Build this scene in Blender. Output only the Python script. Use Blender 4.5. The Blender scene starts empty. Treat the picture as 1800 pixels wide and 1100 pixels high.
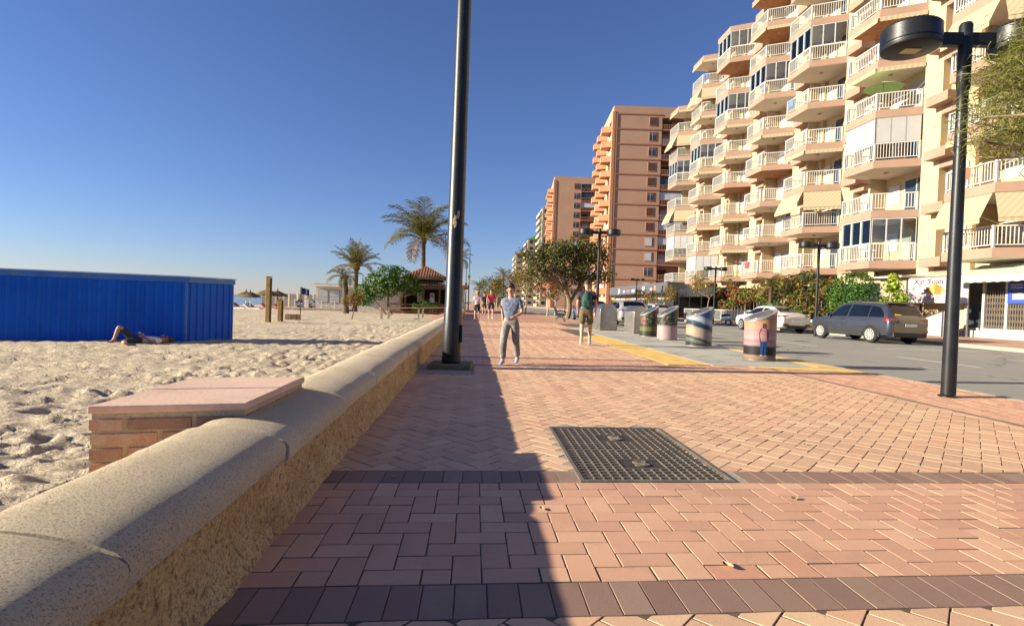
import bpy, bmesh, math, random
import numpy as np
from mathutils import Vector, Matrix, Euler

random.seed(7)
rng = np.random.default_rng(11)
R = math.radians
scene = bpy.context.scene
COL = scene.collection

# ------------------------------------------------------------------ camera
cam_d = bpy.data.cameras.new('camera')
cam = bpy.data.objects.new('camera', cam_d)
COL.objects.link(cam)
scene.camera = cam
cam_d.sensor_width = 36.0
cam_d.lens = 19.2
cam_d.clip_start = 0.05
cam_d.clip_end = 12000
YAW, PITCH, ROLL = math.atan2(65.6, 960), math.atan2(16.7, 960), R(2.0)
fwd = Vector((math.sin(YAW) * math.cos(PITCH), math.cos(YAW) * math.cos(PITCH), -math.sin(PITCH)))
rgt = Vector((math.cos(YAW), -math.sin(YAW), 0))
upv = rgt.cross(fwd)
rgt2 = rgt * math.cos(ROLL) + upv * math.sin(ROLL)
up2 = upv * math.cos(ROLL) - rgt * math.sin(ROLL)
mw = Matrix((rgt2, up2, -fwd)).transposed().to_4x4()
mw.translation = Vector((0, 0, 1.0))
cam.matrix_world = mw

# ------------------------------------------------------------------ sky and sun
SUN_EL = R(18.0)
SUN_AZ = math.atan2(-0.09, -1.0)            # direction towards the sun in plan (from the sea, a little behind)
to_sun = Vector((math.cos(SUN_AZ) * math.cos(SUN_EL), math.sin(SUN_AZ) * math.cos(SUN_EL), math.sin(SUN_EL)))
world = bpy.data.worlds.new('World')
scene.world = world
world.use_nodes = True
wn = world.node_tree
sky = wn.nodes.new('ShaderNodeTexSky')
sky.sky_type = 'NISHITA'
sky.sun_disc = False
sky.sun_elevation = SUN_EL
sky.sun_rotation = math.atan2(to_sun.x, to_sun.y)
sky.altitude = 0
sky.air_density = 1.0
sky.dust_density = 0.0
sky.ozone_density = 4.0
bg = wn.nodes['Background']
wb = wn.nodes.new('ShaderNodeMix')            # the camera's cool white balance
wb.data_type = 'RGBA'
wb.blend_type = 'MULTIPLY'
wb.inputs[0].default_value = 1.0
wb.inputs[7].default_value = (0.91, 0.90, 1.17, 1)
wn.links.new(sky.outputs[0], wb.inputs[6])
wn.links.new(wb.outputs[2], bg.inputs[0])
bg.inputs[1].default_value = 0.05
sl = bpy.data.lights.new('sun', 'SUN')
sl.energy = 5.0
sl.angle = R(0.53)
sl.color = (1.0, 0.93, 0.74)
sun = bpy.data.objects.new('sun', sl)
COL.objects.link(sun)
sun.rotation_euler = to_sun.to_track_quat('Z', 'Y').to_euler()
vs = scene.view_settings
vs.view_transform = 'Standard'
vs.look = 'None'
vs.gamma = 1
vs.use_curve_mapping = False
vs.exposure = 1.28

# ------------------------------------------------------------------ helpers: colours and materials
def hx(s):
    s = s.lstrip('#')
    o = []
    for i in (0, 2, 4):
        v = int(s[i:i + 2], 16) / 255
        o.append(v / 12.92 if v <= 0.04045 else ((v + 0.055) / 1.055) ** 2.4)
    return tuple(o)

class NT:
    """tiny node helper"""
    def __init__(s, name):
        s.m = bpy.data.materials.new(name)
        s.m.use_nodes = True
        s.t = s.m.node_tree
        s.b = s.t.nodes['Principled BSDF']
        s.out = s.t.nodes['Material Output']
    def n(s, typ, **kw):
        nd = s.t.nodes.new(typ)
        for k, v in kw.items():
            if k.startswith('i_'):
                key = k[2:]
                key = int(key) if key.isdigit() else key
                nd.inputs[key].default_value = v
            else:
                setattr(nd, k, v)
        return nd
    def l(s, a, b):
        s.t.links.new(a, b)
    def coord(s, kind='pos'):
        if kind == 'pos':
            return s.n('ShaderNodeNewGeometry').outputs['Position']
        return s.n('ShaderNodeTexCoord').outputs['Object']
    def noise(s, vec, scale, detail=4, rough=0.55):
        nd = s.n('ShaderNodeTexNoise')
        nd.inputs['Scale'].default_value = scale
        nd.inputs['Detail'].default_value = detail
        nd.inputs['Roughness'].default_value = rough
        s.l(vec, nd.inputs['Vector'])
        return nd.outputs['Fac']
    def ramp(s, fac, stops):
        r = s.n('ShaderNodeValToRGB')
        el = r.color_ramp.elements
        while len(el) < len(stops):
            el.new(0.5)
        for e, (p, c) in zip(el, stops):
            e.position = p
            e.color = (*c, 1) if len(c) == 3 else c
        s.l(fac, r.inputs[0])
        return r.outputs[0]
    def mix(s, fac, a, b, mode='MIX'):
        m = s.n('ShaderNodeMix', data_type='RGBA', blend_type=mode)
        for sock, v in ((m.inputs[0], fac), (m.inputs[6], a), (m.inputs[7], b)):
            if hasattr(v, 'is_linked'):
                s.l(v, sock)
            elif isinstance(v, (int, float)):
                sock.default_value = v
            else:
                sock.default_value = (*v, 1)
        return m.outputs[2]
    def math(s, op, a, b=0.0, c=None):
        m = s.n('ShaderNodeMath', operation=op)
        for i, v in enumerate((a, b) if c is None else (a, b, c)):
            if hasattr(v, 'is_linked'):
                s.l(v, m.inputs[i])
            else:
                m.inputs[i].default_value = v
        return m.outputs[0]
    def bump(s, h, strength=0.3, dist=0.02):
        b = s.n('ShaderNodeBump')
        b.inputs['Strength'].default_value = strength
        b.inputs['Distance'].default_value = dist
        s.l(h, b.inputs['Height'])
        s.l(b.outputs[0], s.b.inputs['Normal'])
    def base(s, c):
        if hasattr(c, 'is_linked'):
            s.l(c, s.b.inputs['Base Color'])
        else:
            s.b.inputs['Base Color'].default_value = (*c, 1)
    def pr(s, rough=None, metal=None, spec=None, **kw):
        if rough is not None: s.b.inputs['Roughness'].default_value = rough
        if metal is not None: s.b.inputs['Metallic'].default_value = metal
        if spec is not None: s.b.inputs['Specular IOR Level'].default_value = spec
        for k, v in kw.items():
            s.b.inputs[k.replace('_', ' ')].default_value = v

def dk(c, f):
    return tuple(min(1, x * f) for x in c)

def M(name, col, rough=0.7, var=0.14, scale=3.0, bump=0.0, bscale=40.0, metal=0.0, spec=0.4, rand=0.0,
      coat=0.0, kind='pos', dirt=None, dscale=1.3, fine=0.0):
    if isinstance(col, str):
        col = hx(col)
    t = NT(name)
    P = t.coord(kind)
    nz = t.noise(P, scale, 6, 0.6)
    c = t.ramp(nz, [(0.3, dk(col, 1 - var)), (0.7, dk(col, 1 + var))])
    if fine:
        f = t.noise(P, scale * 14, 3)
        c = t.mix(fine, c, t.ramp(f, [(0.35, dk(col, 0.55)), (0.65, dk(col, 1.35))]))
    if dirt:
        d = t.noise(P, dscale, 7, 0.65)
        c = t.mix(t.ramp(d, [(0.5, (0, 0, 0)), (0.75, (1, 1, 1))]), c, hx(dirt) if isinstance(dirt, str) else dirt)
    if rand:
        oi = t.n('ShaderNodeObjectInfo').outputs['Random']
        k = t.math('MULTIPLY_ADD', oi, rand * 2, 1 - rand)
        vm = t.n('ShaderNodeVectorMath', operation='SCALE')
        t.l(c, vm.inputs[0]); t.l(k, vm.inputs['Scale'])
        c = vm.outputs[0]
    t.base(c)
    t.pr(rough, metal, spec)
    if coat:
        t.pr(Coat_Weight=coat, Coat_Roughness=0.05)
    if bump:
        t.bump(t.noise(P, bscale, 5, 0.6), bump, 0.02)
    return t.m

def leafmat(name, cols, trans=0.25, rough=0.55):
    t = NT(name)
    g = t.n('ShaderNodeNewGeometry')
    ri = g.outputs['Random Per Island']
    n = len(cols)
    c = t.ramp(ri, [(i / max(1, n - 1), hx(x) if isinstance(x, str) else x) for i, x in enumerate(cols)])
    t.base(c)
    t.pr(rough, 0, 0.25)
    tr = t.n('ShaderNodeBsdfTranslucent')
    t.l(c, tr.inputs[0])
    ms = t.n('ShaderNodeMixShader')
    ms.inputs[0].default_value = trans
    t.l(t.b.outputs[0], ms.inputs[1]); t.l(tr.outputs[0], ms.inputs[2])
    t.l(ms.outputs[0], t.out.inputs[0])
    return t.m

def glassmat(name, tint=(0.8, 0.88, 0.88), clear=0.75, rough=0.02):
    t = NT(name)
    gl = t.n('ShaderNodeBsdfGlossy'); gl.inputs['Roughness'].default_value = rough
    gl.inputs[0].default_value = (0.9, 0.9, 0.9, 1)
    tp = t.n('ShaderNodeBsdfTransparent'); tp.inputs[0].default_value = (*tint, 1)
    fr = t.n('ShaderNodeFresnel'); fr.inputs[0].default_value = 1.5
    k = t.math('MULTIPLY_ADD', fr.outputs[0], 1.0, 1 - clear - 0.05 if clear < 0.95 else 0.0)
    ms = t.n('ShaderNodeMixShader')
    t.l(k, ms.inputs[0]); t.l(tp.outputs[0], ms.inputs[1]); t.l(gl.outputs[0], ms.inputs[2])
    t.l(ms.outputs[0], t.out.inputs[0])
    return t.m

# ------------------------------------------------------------------ helpers: meshes and objects
class MB:
    def __init__(s):
        s.v, s.f, s.m = [], [], []
    def add(s, vs_, fs, mi=0):
        o = len(s.v)
        s.v.extend([tuple(p) for p in vs_])
        s.f.extend([tuple(i + o for i in f) for f in fs])
        s.m.extend([mi] * len(fs))
        return s
    def box(s, x0, x1, y0, y1, z0, z1, mi=0):
        v = [(x, y, z) for z in (z0, z1) for y in (y0, y1) for x in (x0, x1)]
        return s.add(v, [(0, 2, 3, 1), (4, 5, 7, 6), (0, 1, 5, 4), (2, 6, 7, 3), (0, 4, 6, 2), (1, 3, 7, 5)], mi)
    def obox(s, c, size, rot=(0, 0, 0), mi=0):
        m = Euler(rot).to_matrix()
        a, b, d = (q / 2 for q in size)
        v = [Vector(c) + m @ Vector((x, y, z)) for z in (-d, d) for y in (-b, b) for x in (-a, a)]
        return s.add(v, [(0, 2, 3, 1), (4, 5, 7, 6), (0, 1, 5, 4), (2, 6, 7, 3), (0, 4, 6, 2), (1, 3, 7, 5)], mi)
    def beam(s, p0, p1, w, h=None, mi=0, up=(0, 0, 1)):
        h = w if h is None else h
        p0, p1 = Vector(p0), Vector(p1)
        d = (p1 - p0).normalized()
        u = Vector(up)
        if abs(d.dot(u)) > 0.98:
            u = Vector((1, 0, 0))
        sd = d.cross(u).normalized()
        u = sd.cross(d)
        v = []
        for p in (p0, p1):
            for a, b in ((-1, -1), (1, -1), (1, 1), (-1, 1)):
                v.append(p + sd * a * w / 2 + u * b * h / 2)
        return s.add(v, [(3, 2, 1, 0), (4, 5, 6, 7), (0, 1, 5, 4), (1, 2, 6, 5), (2, 3, 7, 6), (3, 0, 4, 7)], mi)
    def tube(s, path, radii, n=8, mi=0, caps=True):
        path = [Vector(p) for p in path]
        if not hasattr(radii, '__len__'):
            radii = [radii] * len(path)
        rings = []
        ref = None
        for i, p in enumerate(path):
            d = (path[min(i + 1, len(path) - 1)] - path[max(i - 1, 0)])
            if d.length < 1e-9: d = Vector((0, 0, 1))
            d.normalize()
            if ref is None or abs(ref.dot(d)) > 0.95:
                ref = Vector((1, 0, 0)) if abs(d.x) < 0.8 else Vector((0, 1, 0))
            a = (ref - d * ref.dot(d)).normalized()
            ref = a
            b = d.cross(a)
            rings.append([p + (a * math.cos(2 * math.pi * k / n) + b * math.sin(2 * math.pi * k / n)) * radii[i] for k in range(n)])
        v = [q for r_ in rings for q in r_]
        f = []
        for i in range(len(path) - 1):
            for k in range(n):
                f.append((i * n + k, i * n + (k + 1) % n, (i + 1) * n + (k + 1) % n, (i + 1) * n + k))
        if caps:
            f.append(tuple(range(n - 1, -1, -1)))
            f.append(tuple((len(path) - 1) * n + k for k in range(n)))
        return s.add(v, f, mi)
    def cyl(s, p0, p1, r0, r1=None, n=16, mi=0):
        return s.tube([p0, p1], [r0, r0 if r1 is None else r1], n, mi)
    def prism(s, poly, z0, z1, mi=0, mtop=None, mbot=None):
        n = len(poly)
        v = [(x, y, z0) for x, y in poly] + [(x, y, z1) for x, y in poly]
        s.add(v, [(i, (i + 1) % n, n + (i + 1) % n, n + i) for i in range(n)], mi)
        o = len(s.v) - 2 * n
        s.f.append(tuple(o + n - 1 - i for i in range(n))); s.m.append(mi if mbot is None else mbot)
        s.f.append(tuple(o + n + i for i in range(n))); s.m.append(mi if mtop is None else mtop)
        return s
    def lathe(s, prof, n=24, c=(0, 0, 0), mi=0, axis='z', close=False):
        v = []
        for r_, z in prof:
            for k in range(n):
                a = 2 * math.pi * k / n
                if axis == 'z': v.append((c[0] + r_ * math.cos(a), c[1] + r_ * math.sin(a), c[2] + z))
                elif axis == 'x': v.append((c[0] + z, c[1] + r_ * math.cos(a), c[2] + r_ * math.sin(a)))
                else: v.append((c[0] + r_ * math.cos(a), c[1] + z, c[2] + r_ * math.sin(a)))
        f = []
        for i in range(len(prof) - 1):
            for k in range(n):
                f.append((i * n + k, i * n + (k + 1) % n, (i + 1) * n + (k + 1) % n, (i + 1) * n + k))
        return s.add(v, f, mi)
    def grid(s, pts, mi=0):
        """pts[i][j] -> point; quads between"""
        h, w = len(pts), len(pts[0])
        v = [p for row in pts for p in row]
        return s.add(v, [(i * w + j, i * w + j + 1, (i + 1) * w + j + 1, (i + 1) * w + j) for i in range(h - 1) for j in range(w - 1)], mi)
    def mesh(s, name, mats, smooth=False, angle=38, fix=True):
        me = bpy.data.meshes.new(name)
        me.from_pydata(s.v, [], s.f)
        for m in (mats if isinstance(mats, (list, tuple)) else [mats]):
            me.materials.append(m)
        if len(me.polygons) == len(s.m):
            me.polygons.foreach_set('material_index', s.m)
        if fix:
            bm = bmesh.new(); bm.from_mesh(me)
            bmesh.ops.recalc_face_normals(bm, faces=bm.faces)
            bm.to_mesh(me); bm.free()
        if smooth:
            me.polygons.foreach_set('use_smooth', [True] * len(me.polygons))
            me.set_sharp_from_angle(angle=R(angle))
        me.update()
        return me
    def build(s, name, mats, parent=None, smooth=False, bevel=0, angle=38, fix=True, loc=None, kind=None, seg=2):
        return obj(name, s.mesh(name, mats, smooth, angle, fix), parent, loc, bevel, kind, seg=seg)

def obj(name, me, parent=None, loc=None, bevel=0, kind=None, rot=None, scl=None, seg=2):
    o = bpy.data.objects.new(name, me)
    COL.objects.link(o)
    if parent is not None: o.parent = parent
    if loc is not None: o.location = loc
    if rot is not None: o.rotation_euler = rot
    if scl is not None: o.scale = (scl,) * 3 if isinstance(scl, (int, float)) else scl
    if kind: o['kind'] = kind
    if bevel:
        b = o.modifiers.new('bevel', 'BEVEL')
        b.width = bevel; b.segments = seg; b.limit_method = 'ANGLE'; b.angle_limit = R(40)
    return o

def tag(o, label, cat, group=None):
    o['label'] = label; o['category'] = cat
    if group: o['group'] = group
    return o

def thing(name, label, cat, loc=(0, 0, 0), rz=0, group=None, scl=1.0):
    o = bpy.data.objects.new(name, None)
    COL.objects.link(o)
    o.location = loc; o.rotation_euler = (0, 0, rz); o.scale = (scl,) * 3
    o.empty_display_size = 0.2
    return tag(o, label, cat, group)

def copy_tree(src, parent=None):
    c = src.copy(); COL.objects.link(c)
    c.parent = parent
    for ch in list(src.children):
        copy_tree(ch, c)
    return c

def textmesh(body, size, depth=0.003, bold=0.0):
    cu = bpy.data.curves.new('text', 'FONT')
    cu.body = body; cu.size = size; cu.extrude = depth; cu.offset = bold
    cu.align_x = 'CENTER'; cu.align_y = 'CENTER'
    o = bpy.data.objects.new('text', cu); COL.objects.link(o)
    dg = bpy.context.evaluated_depsgraph_get()
    me = bpy.data.meshes.new_from_object(o.evaluated_get(dg))
    bpy.data.objects.remove(o); bpy.data.curves.remove(cu)
    return me

def vnoise(x, y, seed=0):
    """smooth value noise in numpy"""
    r_ = np.random.default_rng(seed).random((256, 256))
    xi, yi = np.floor(x).astype(int), np.floor(y).astype(int)
    fx, fy = x - xi, y - yi
    fx, fy = fx * fx * (3 - 2 * fx), fy * fy * (3 - 2 * fy)
    a = r_[xi % 256, yi % 256]; b = r_[(xi + 1) % 256, yi % 256]
    c = r_[xi % 256, (yi + 1) % 256]; d = r_[(xi + 1) % 256, (yi + 1) % 256]
    return (a * (1 - fx) + b * fx) * (1 - fy) + (c * (1 - fx) + d * fx) * fy

def clip(poly, axis, val, keep_less):
    out = []
    n = len(poly)
    for i in range(n):
        p, q = poly[i], poly[(i + 1) % n]
        a = (p[axis] <= val) == keep_less or abs(p[axis] - val) < 1e-9
        b = (q[axis] <= val) == keep_less or abs(q[axis] - val) < 1e-9
        if a: out.append(p)
        if a != b:
            t = (val - p[axis]) / (q[axis] - p[axis])
            out.append((p[0] + t * (q[0] - p[0]), p[1] + t * (q[1] - p[1])))
    return out

# ------------------------------------------------------------------ setting materials
def paver_mat(name, col, var=0.12, rough=0.62):
    t = NT(name)
    P = t.coord('pos')
    g = t.n('ShaderNodeNewGeometry')
    oi = t.n('ShaderNodeObjectInfo')
    rnd = t.math('FRACT', t.math('ADD', g.outputs['Random Per Island'], oi.outputs['Random']))
    c = t.ramp(rnd, [(0.0, dk(col, 1 - var)), (0.5, col), (0.8, dk((col[0], col[1] * 1.08, col[2] * 1.05), 1 + var * .8)), (1.0, dk((col[0] * 1.02, col[1] * .92, col[2] * .9), 1 - var * .5))])
    big = t.noise(P, 1.1, 6, 0.65)
    c = t.mix(t.ramp(big, [(0.45, (0, 0, 0)), (0.8, (0.55, 0.55, 0.55))]), c, dk(col, 0.62))
    sp = t.noise(P, 260, 3, 0.7)
    c = t.mix(t.ramp(sp, [(0.56, (0, 0, 0)), (0.7, (0.5, 0.5, 0.5))]), c, dk(col, 1.5))
    pit = t.noise(P, 90, 3, 0.6)
    c = t.mix(t.ramp(pit, [(0.66, (0, 0, 0)), (0.74, (0.8, 0.8, 0.8))]), c, dk(col, 0.3))
    vo = t.n('ShaderNodeTexVoronoi'); vo.inputs['Scale'].default_value = 2.6       # old chewing gum and drips
    t.l(P, vo.inputs['Vector'])
    c = t.mix(t.ramp(t.math('ADD', vo.outputs['Distance'], t.math('MULTIPLY', t.noise(P, 40, 3), .05)), [(0.055, (0.6, 0.6, 0.6)), (0.075, (0, 0, 0))]), c, dk(col, 0.38))
    mid = t.noise(P, 4.5, 6, 0.7)
    c = t.mix(t.ramp(mid, [(0.55, (0, 0, 0)), (0.8, (0.5, 0.5, 0.5))]), c, dk(col, 0.6))
    t.base(c)
    t.pr(rough, 0, 0.35)
    t.bump(t.noise(P, 170, 4, 0.65), 0.35, 0.004)
    return t.m

M_PAV_RED = paver_mat('paver_red', (0.60, 0.32, 0.205))
M_PAV_OR = paver_mat('paver_orange', (0.63, 0.375, 0.23), 0.1)
M_PAV_DK = paver_mat('paver_dark', (0.27, 0.160, 0.118), 0.16)
M_JOINT = M('joint_sand', (0.115, 0.08, 0.055), 0.95, 0.5, 9, fine=0.4)

def promenade_far_mat():
    t = NT('paving_distant')
    P = t.coord('pos')
    nz = t.noise(P, 0.6, 7, 0.65)
    c = t.ramp(nz, [(0.3, (0.54, 0.30, 0.195)), (0.7, (0.63, 0.36, 0.225))])
    br = t.n('ShaderNodeTexBrick')
    br.inputs['Scale'].default_value = 2.3
    br.inputs['Color1'].default_value = (1, 1, 1, 1); br.inputs['Color2'].default_value = (0.86, 0.84, 0.82, 1)
    br.inputs['Mortar'].default_value = (0.55, 0.5, 0.45, 1); br.inputs['Mortar Size'].default_value = 0.012
    t.l(P, br.inputs['Vector'])
    c = t.mix(1.0, c, br.outputs['Color'], 'MULTIPLY')
    t.base(c); t.pr(0.65, 0, 0.3)
    return t.m
M_PROM_FAR = promenade_far_mat()

def asphalt_mat():
    t = NT('asphalt')
    P = t.coord('pos')
    nz = t.noise(P, 0.35, 7, 0.7)
    c = t.ramp(nz, [(0.3, (0.23, 0.21, 0.18)), (0.7, (0.31, 0.285, 0.245))])
    f = t.noise(P, 120, 3, 0.7)
    c = t.mix(0.35, c, t.ramp(f, [(0.35, (0.14, 0.13, 0.115)), (0.7, (0.42, 0.40, 0.35))]))
    vo = t.n('ShaderNodeTexVoronoi', feature='DISTANCE_TO_EDGE')
    vo.inputs['Scale'].default_value = 0.22
    w = t.n('ShaderNodeVectorMath', operation='ADD')
    wn_ = t.n('ShaderNodeTexNoise'); wn_.inputs['Scale'].default_value = 1.2
    t.l(P, wn_.inputs['Vector']); t.l(P, w.inputs[0]); t.l(wn_.outputs['Color'], w.inputs[1]); t.l(w.outputs[0], vo.inputs['Vector'])
    c = t.mix(t.ramp(vo.outputs['Distance'], [(0.0, (0.7, 0.7, 0.7)), (0.006, (0, 0, 0))]), c, (0.035, 0.033, 0.03))
    t.base(c); t.pr(0.85, 0, 0.3)
    t.bump(f, 0.25, 0.006)
    return t.m
M_ASPH = asphalt_mat()
M_BAY = M('bay_asphalt', (0.42, 0.385, 0.32), 0.85, 0.16, 1.4, 0.2, 110, fine=0.25, dirt=(0.12, 0.11, 0.095), dscale=0.9)
M_YEL = M('yellow_paint', (0.74, 0.47, 0.12), 0.75, 0.12, 5, 0.1, 80, dirt=(0.42, 0.29, 0.15), dscale=4)
M_WHITEP = M('white_paint', (0.66, 0.64, 0.58), 0.7, 0.2, 6, dirt=(0.28, 0.26, 0.23), dscale=6)
M_BLUEP = M('blue_paint', (0.16, 0.33, 0.55), 0.7, 0.2, 6, dirt=(0.2, 0.2, 0.2), dscale=3)
M_KERB = M('kerb_stone', (0.33, 0.28, 0.215), 0.8, 0.2, 4, 0.2, 60, fine=0.3)
M_CONC = M('concrete', (0.34, 0.29, 0.225), 0.85, 0.25, 3, 0.25, 50, fine=0.3)

def sand_mat():
    t = NT('sand')
    P = t.coord('pos')
    nz = t.noise(P, 0.8, 7, 0.65)
    c = t.ramp(nz, [(0.3, (0.55, 0.435, 0.305)), (0.7, (0.70, 0.565, 0.405))])
    f = t.noise(P, 300, 2, 0.7)
    c = t.mix(0.3, c, t.ramp(f, [(0.3, (0.25, 0.18, 0.115)), (0.7, (0.62, 0.5, 0.36))]))
    t.base(c); t.pr(0.95, 0, 0.15)
    st = t.n('ShaderNodeVectorMath', operation='MULTIPLY'); st.inputs[1].default_value = (0.7, 1.9, 1); t.l(P, st.inputs[0])
    h = t.math('ADD', t.noise(st.outputs[0], 5.0, 6, 0.62), t.math('MULTIPLY', t.noise(P, 45, 4, 0.6), 0.10))
    t.bump(h, 1.0, 0.13)
    return t.m
M_SAND = sand_mat()

def coping_mat():
    t = NT('coping_concrete')
    P = t.coord('pos')
    nz = t.noise(P, 2.2, 7, 0.65)
    c = t.ramp(nz, [(0.3, (0.76, 0.60, 0.40)), (0.7, (0.90, 0.74, 0.52))])
    sp = t.noise(P, 150, 5, 0.8)
    c = t.mix(t.ramp(sp, [(0.40, (0.85, 0.85, 0.85)), (0.48, (0, 0, 0))]), c, (0.36, 0.25, 0.14))
    big = t.noise(P, 0.9, 5, 0.6)
    c = t.mix(t.ramp(big, [(0.52, (0, 0, 0)), (0.75, (0.5, 0.5, 0.5))]), c, (0.60, 0.46, 0.29))
    t.base(c); t.pr(0.9, 0, 0.2)
    t.bump(sp, 1.0, 0.016)
    return t.m
M_COPE = coping_mat()

def wallface_mat():
    t = NT('wall_render_rough')
    P = t.coord('pos')
    nz = t.noise(P, 4, 8, 0.7)
    c = t.ramp(nz, [(0.3, (0.52, 0.33, 0.14)), (0.55, (0.72, 0.48, 0.23)), (0.75, (0.80, 0.60, 0.34))])
    pit = t.noise(P, 34, 5, 0.7)
    c = t.mix(t.ramp(pit, [(0.36, (0.75, 0.75, 0.75)), (0.47, (0, 0, 0))]), c, (0.14, 0.085, 0.04))
    pit2 = t.noise(P, 85, 4, 0.75)
    c = t.mix(t.ramp(pit2, [(0.40, (0.7, 0.7, 0.7)), (0.5, (0, 0, 0))]), c, (0.22, 0.13, 0.06))
    t.base(c); t.pr(0.95, 0, 0.15)
    t.bump(t.noise(P, 55, 6, 0.75), 0.9, 0.02)
    return t.m
M_WFACE = wallface_mat()

def sea_mat():
    t = NT('sea_water')
    P = t.coord('pos')
    t.base(t.ramp(t.noise(P, 0.02, 4), [(0.3, (0.02, 0.09, 0.17)), (0.7, (0.03, 0.12, 0.21))]))
    t.pr(0.12, 0, 0.5)
    t.bump(t.noise(P, 0.8, 6, 0.6), 0.6, 0.25)
    return t.m
M_SEA = sea_mat()

# ------------------------------------------------------------------ terrain sheet, sea, beach
def struct(o, kind='structure'):
    o['kind'] = kind
    return o

b = MB(); b.add([(-9000, -3000, -2.6), (9000, -3000, -2.6), (9000, 9000, -2.6), (-9000, 9000, -2.6)], [(0, 1, 2, 3)])
struct(b.build('terrain', M('earth', (0.22, 0.17, 0.12), 0.95), None))
b = MB(); b.add([(-8000, -2000, -1.25), (-30, -2000, -1.25), (-30, 8500, -1.25), (-8000, 8500, -1.25)], [(0, 1, 2, 3)])
struct(b.build('sea', M_SEA))

def growth(start, end, d0, flat, g):
    out = [start]
    while out[-1] < end:
        d = out[-1] - start
        out.append(out[-1] + (d0 if d < flat else d0 + (d - flat) * g))
    return np.array(out)
xs = -(1.22 + growth(0, 75, 0.045, 2.6, 0.017))
ys = growth(-1.0, 320, 0.05, 5.0, 0.0125)
X, Y = np.meshgrid(xs, ys)
Z = np.full_like(X, -0.45)
Z += (vnoise(X * 0.22, Y * 0.22, 1) - .5) * 0.12 + (vnoise(X * 0.6, Y * 0.7, 2) - .5) * 0.06
# trampled surface: many overlapping prints, each with a raised rim
fp = (1 - np.abs(vnoise(X * 3.1 + 9, Y * 5.6, 3) * 2 - 1)) ** 2 * 0.034 + (vnoise(X * 5.6, Y * 9.5, 4) - .5) * 0.045 + (vnoise(X * 9, Y * 15, 5) - .5) * 0.035 + (vnoise(X * 17, Y * 26, 6) - .5) * 0.012
dist = np.hypot(X, Y)
Z += fp * np.clip(1.15 - dist / 70, 0.5, 0.95)
pr = np.random.default_rng(5)
for _ in range(1500):
    r0 = 2.5 + 26 * pr.random() ** 1.3
    a = pr.uniform(R(95), R(168))
    cx, cy = r0 * math.cos(a), r0 * math.sin(a)
    if cx > -1.9: continue
    an = pr.normal(0.1, 0.55); ca, sa = math.cos(an), math.sin(an)
    m = (np.abs(X - cx) < .5) & (np.abs(Y - cy) < .5)
    if not m.any(): continue
    u = ((X[m] - cx) * ca + (Y[m] - cy) * sa) / 0.19
    w = (-(X[m] - cx) * sa + (Y[m] - cy) * ca) / 0.075
    q = u * u + w * w
    Z[m] += -0.052 * np.exp(-q * 1.2) + 0.022 * np.exp(-(np.sqrt(q) - 1.35) ** 2 * 6)
for (yb, slope, ph) in ((10.6, -0.16, 0), (12.2, -0.16, 1), (12.9, -0.15, 3), (9.2, -0.1, 4)):        # vehicle tracks in the sand
    dline = Y - (yb + slope * (X + 6) + 0.25 * np.sin(X * 0.35 + ph))
    Z += -0.075 * np.exp(-(dline / 0.15) ** 2) * (0.75 + 0.25 * np.sign(np.sin((X) * 34))) + 0.04 * np.exp(-((np.abs(dline) - 0.28) / 0.10) ** 2)
Z -= np.clip((-X - 30) / 14, 0, 1) * 0.9
Z -= np.clip((-X - 44) / 14, 0, 1) * 0.6
near = np.clip((X + 1.55) / 0.3, 0, 1)
Z = Z * (1 - near) + (-0.40) * near
b = MB()
h_, w_ = X.shape
me = bpy.data.meshes.new('beach_sand')
vv = np.stack([X, Y, Z], -1).reshape(-1, 3)
ii = np.arange(h_ * w_).reshape(h_, w_)
ff = np.stack([ii[:-1, :-1], ii[1:, :-1], ii[1:, 1:], ii[:-1, 1:]], -1).reshape(-1, 4)
me.from_pydata(vv.tolist(), [], ff.tolist())
me.materials.append(M_SAND)
me.polygons.foreach_set('use_smooth', [True] * len(me.polygons))
struct(obj('beach_sand', me))

# ------------------------------------------------------------------ promenade
XW, XK = -0.815, 6.90            # foot of the sea wall, back of the kerb
SH = 0.035                       # the cross bands run a little askew
b = MB(); b.add([(XW - .1, -3, -0.0042), (XK, -3, -0.0042), (XK, 30, -0.0042), (XW - .1, 30, -0.0042)], [(0, 1, 2, 3)])
prom = struct(b.build('promenade', M_JOINT))
b = MB(); b.add([(-2.6, 30, -0.004), (XK, 30, -0.004), (XK, 420, -0.004), (-2.6, 420, -0.004)], [(0, 1, 2, 3)])
prom_far = struct(b.build('promenade_far_pavement', M_PROM_FAR))
for i in range(5):
    y0 = 29.3 + 6.9 * (i + 1)
    for dy in (0.0, 1.31):
        b = MB(); b.add([(-0.8, y0 + dy, 0.0), (5.2, y0 + dy + .2, 0.0), (5.2, y0 + dy + .42, 0.0), (-0.8, y0 + dy + .22, 0.0)], [(0, 1, 2, 3)])
        b.build('dark_band', M_PAV_DK, prom_far)

W_ = 0.109
J_ = 0.0035
HOLES = [(0.60, 1.60, 3.02, 4.46), (-0.86, -0.02, 7.55, 8.62)]
pavers = []          # (distance, polygon, material index, z offset)

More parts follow.
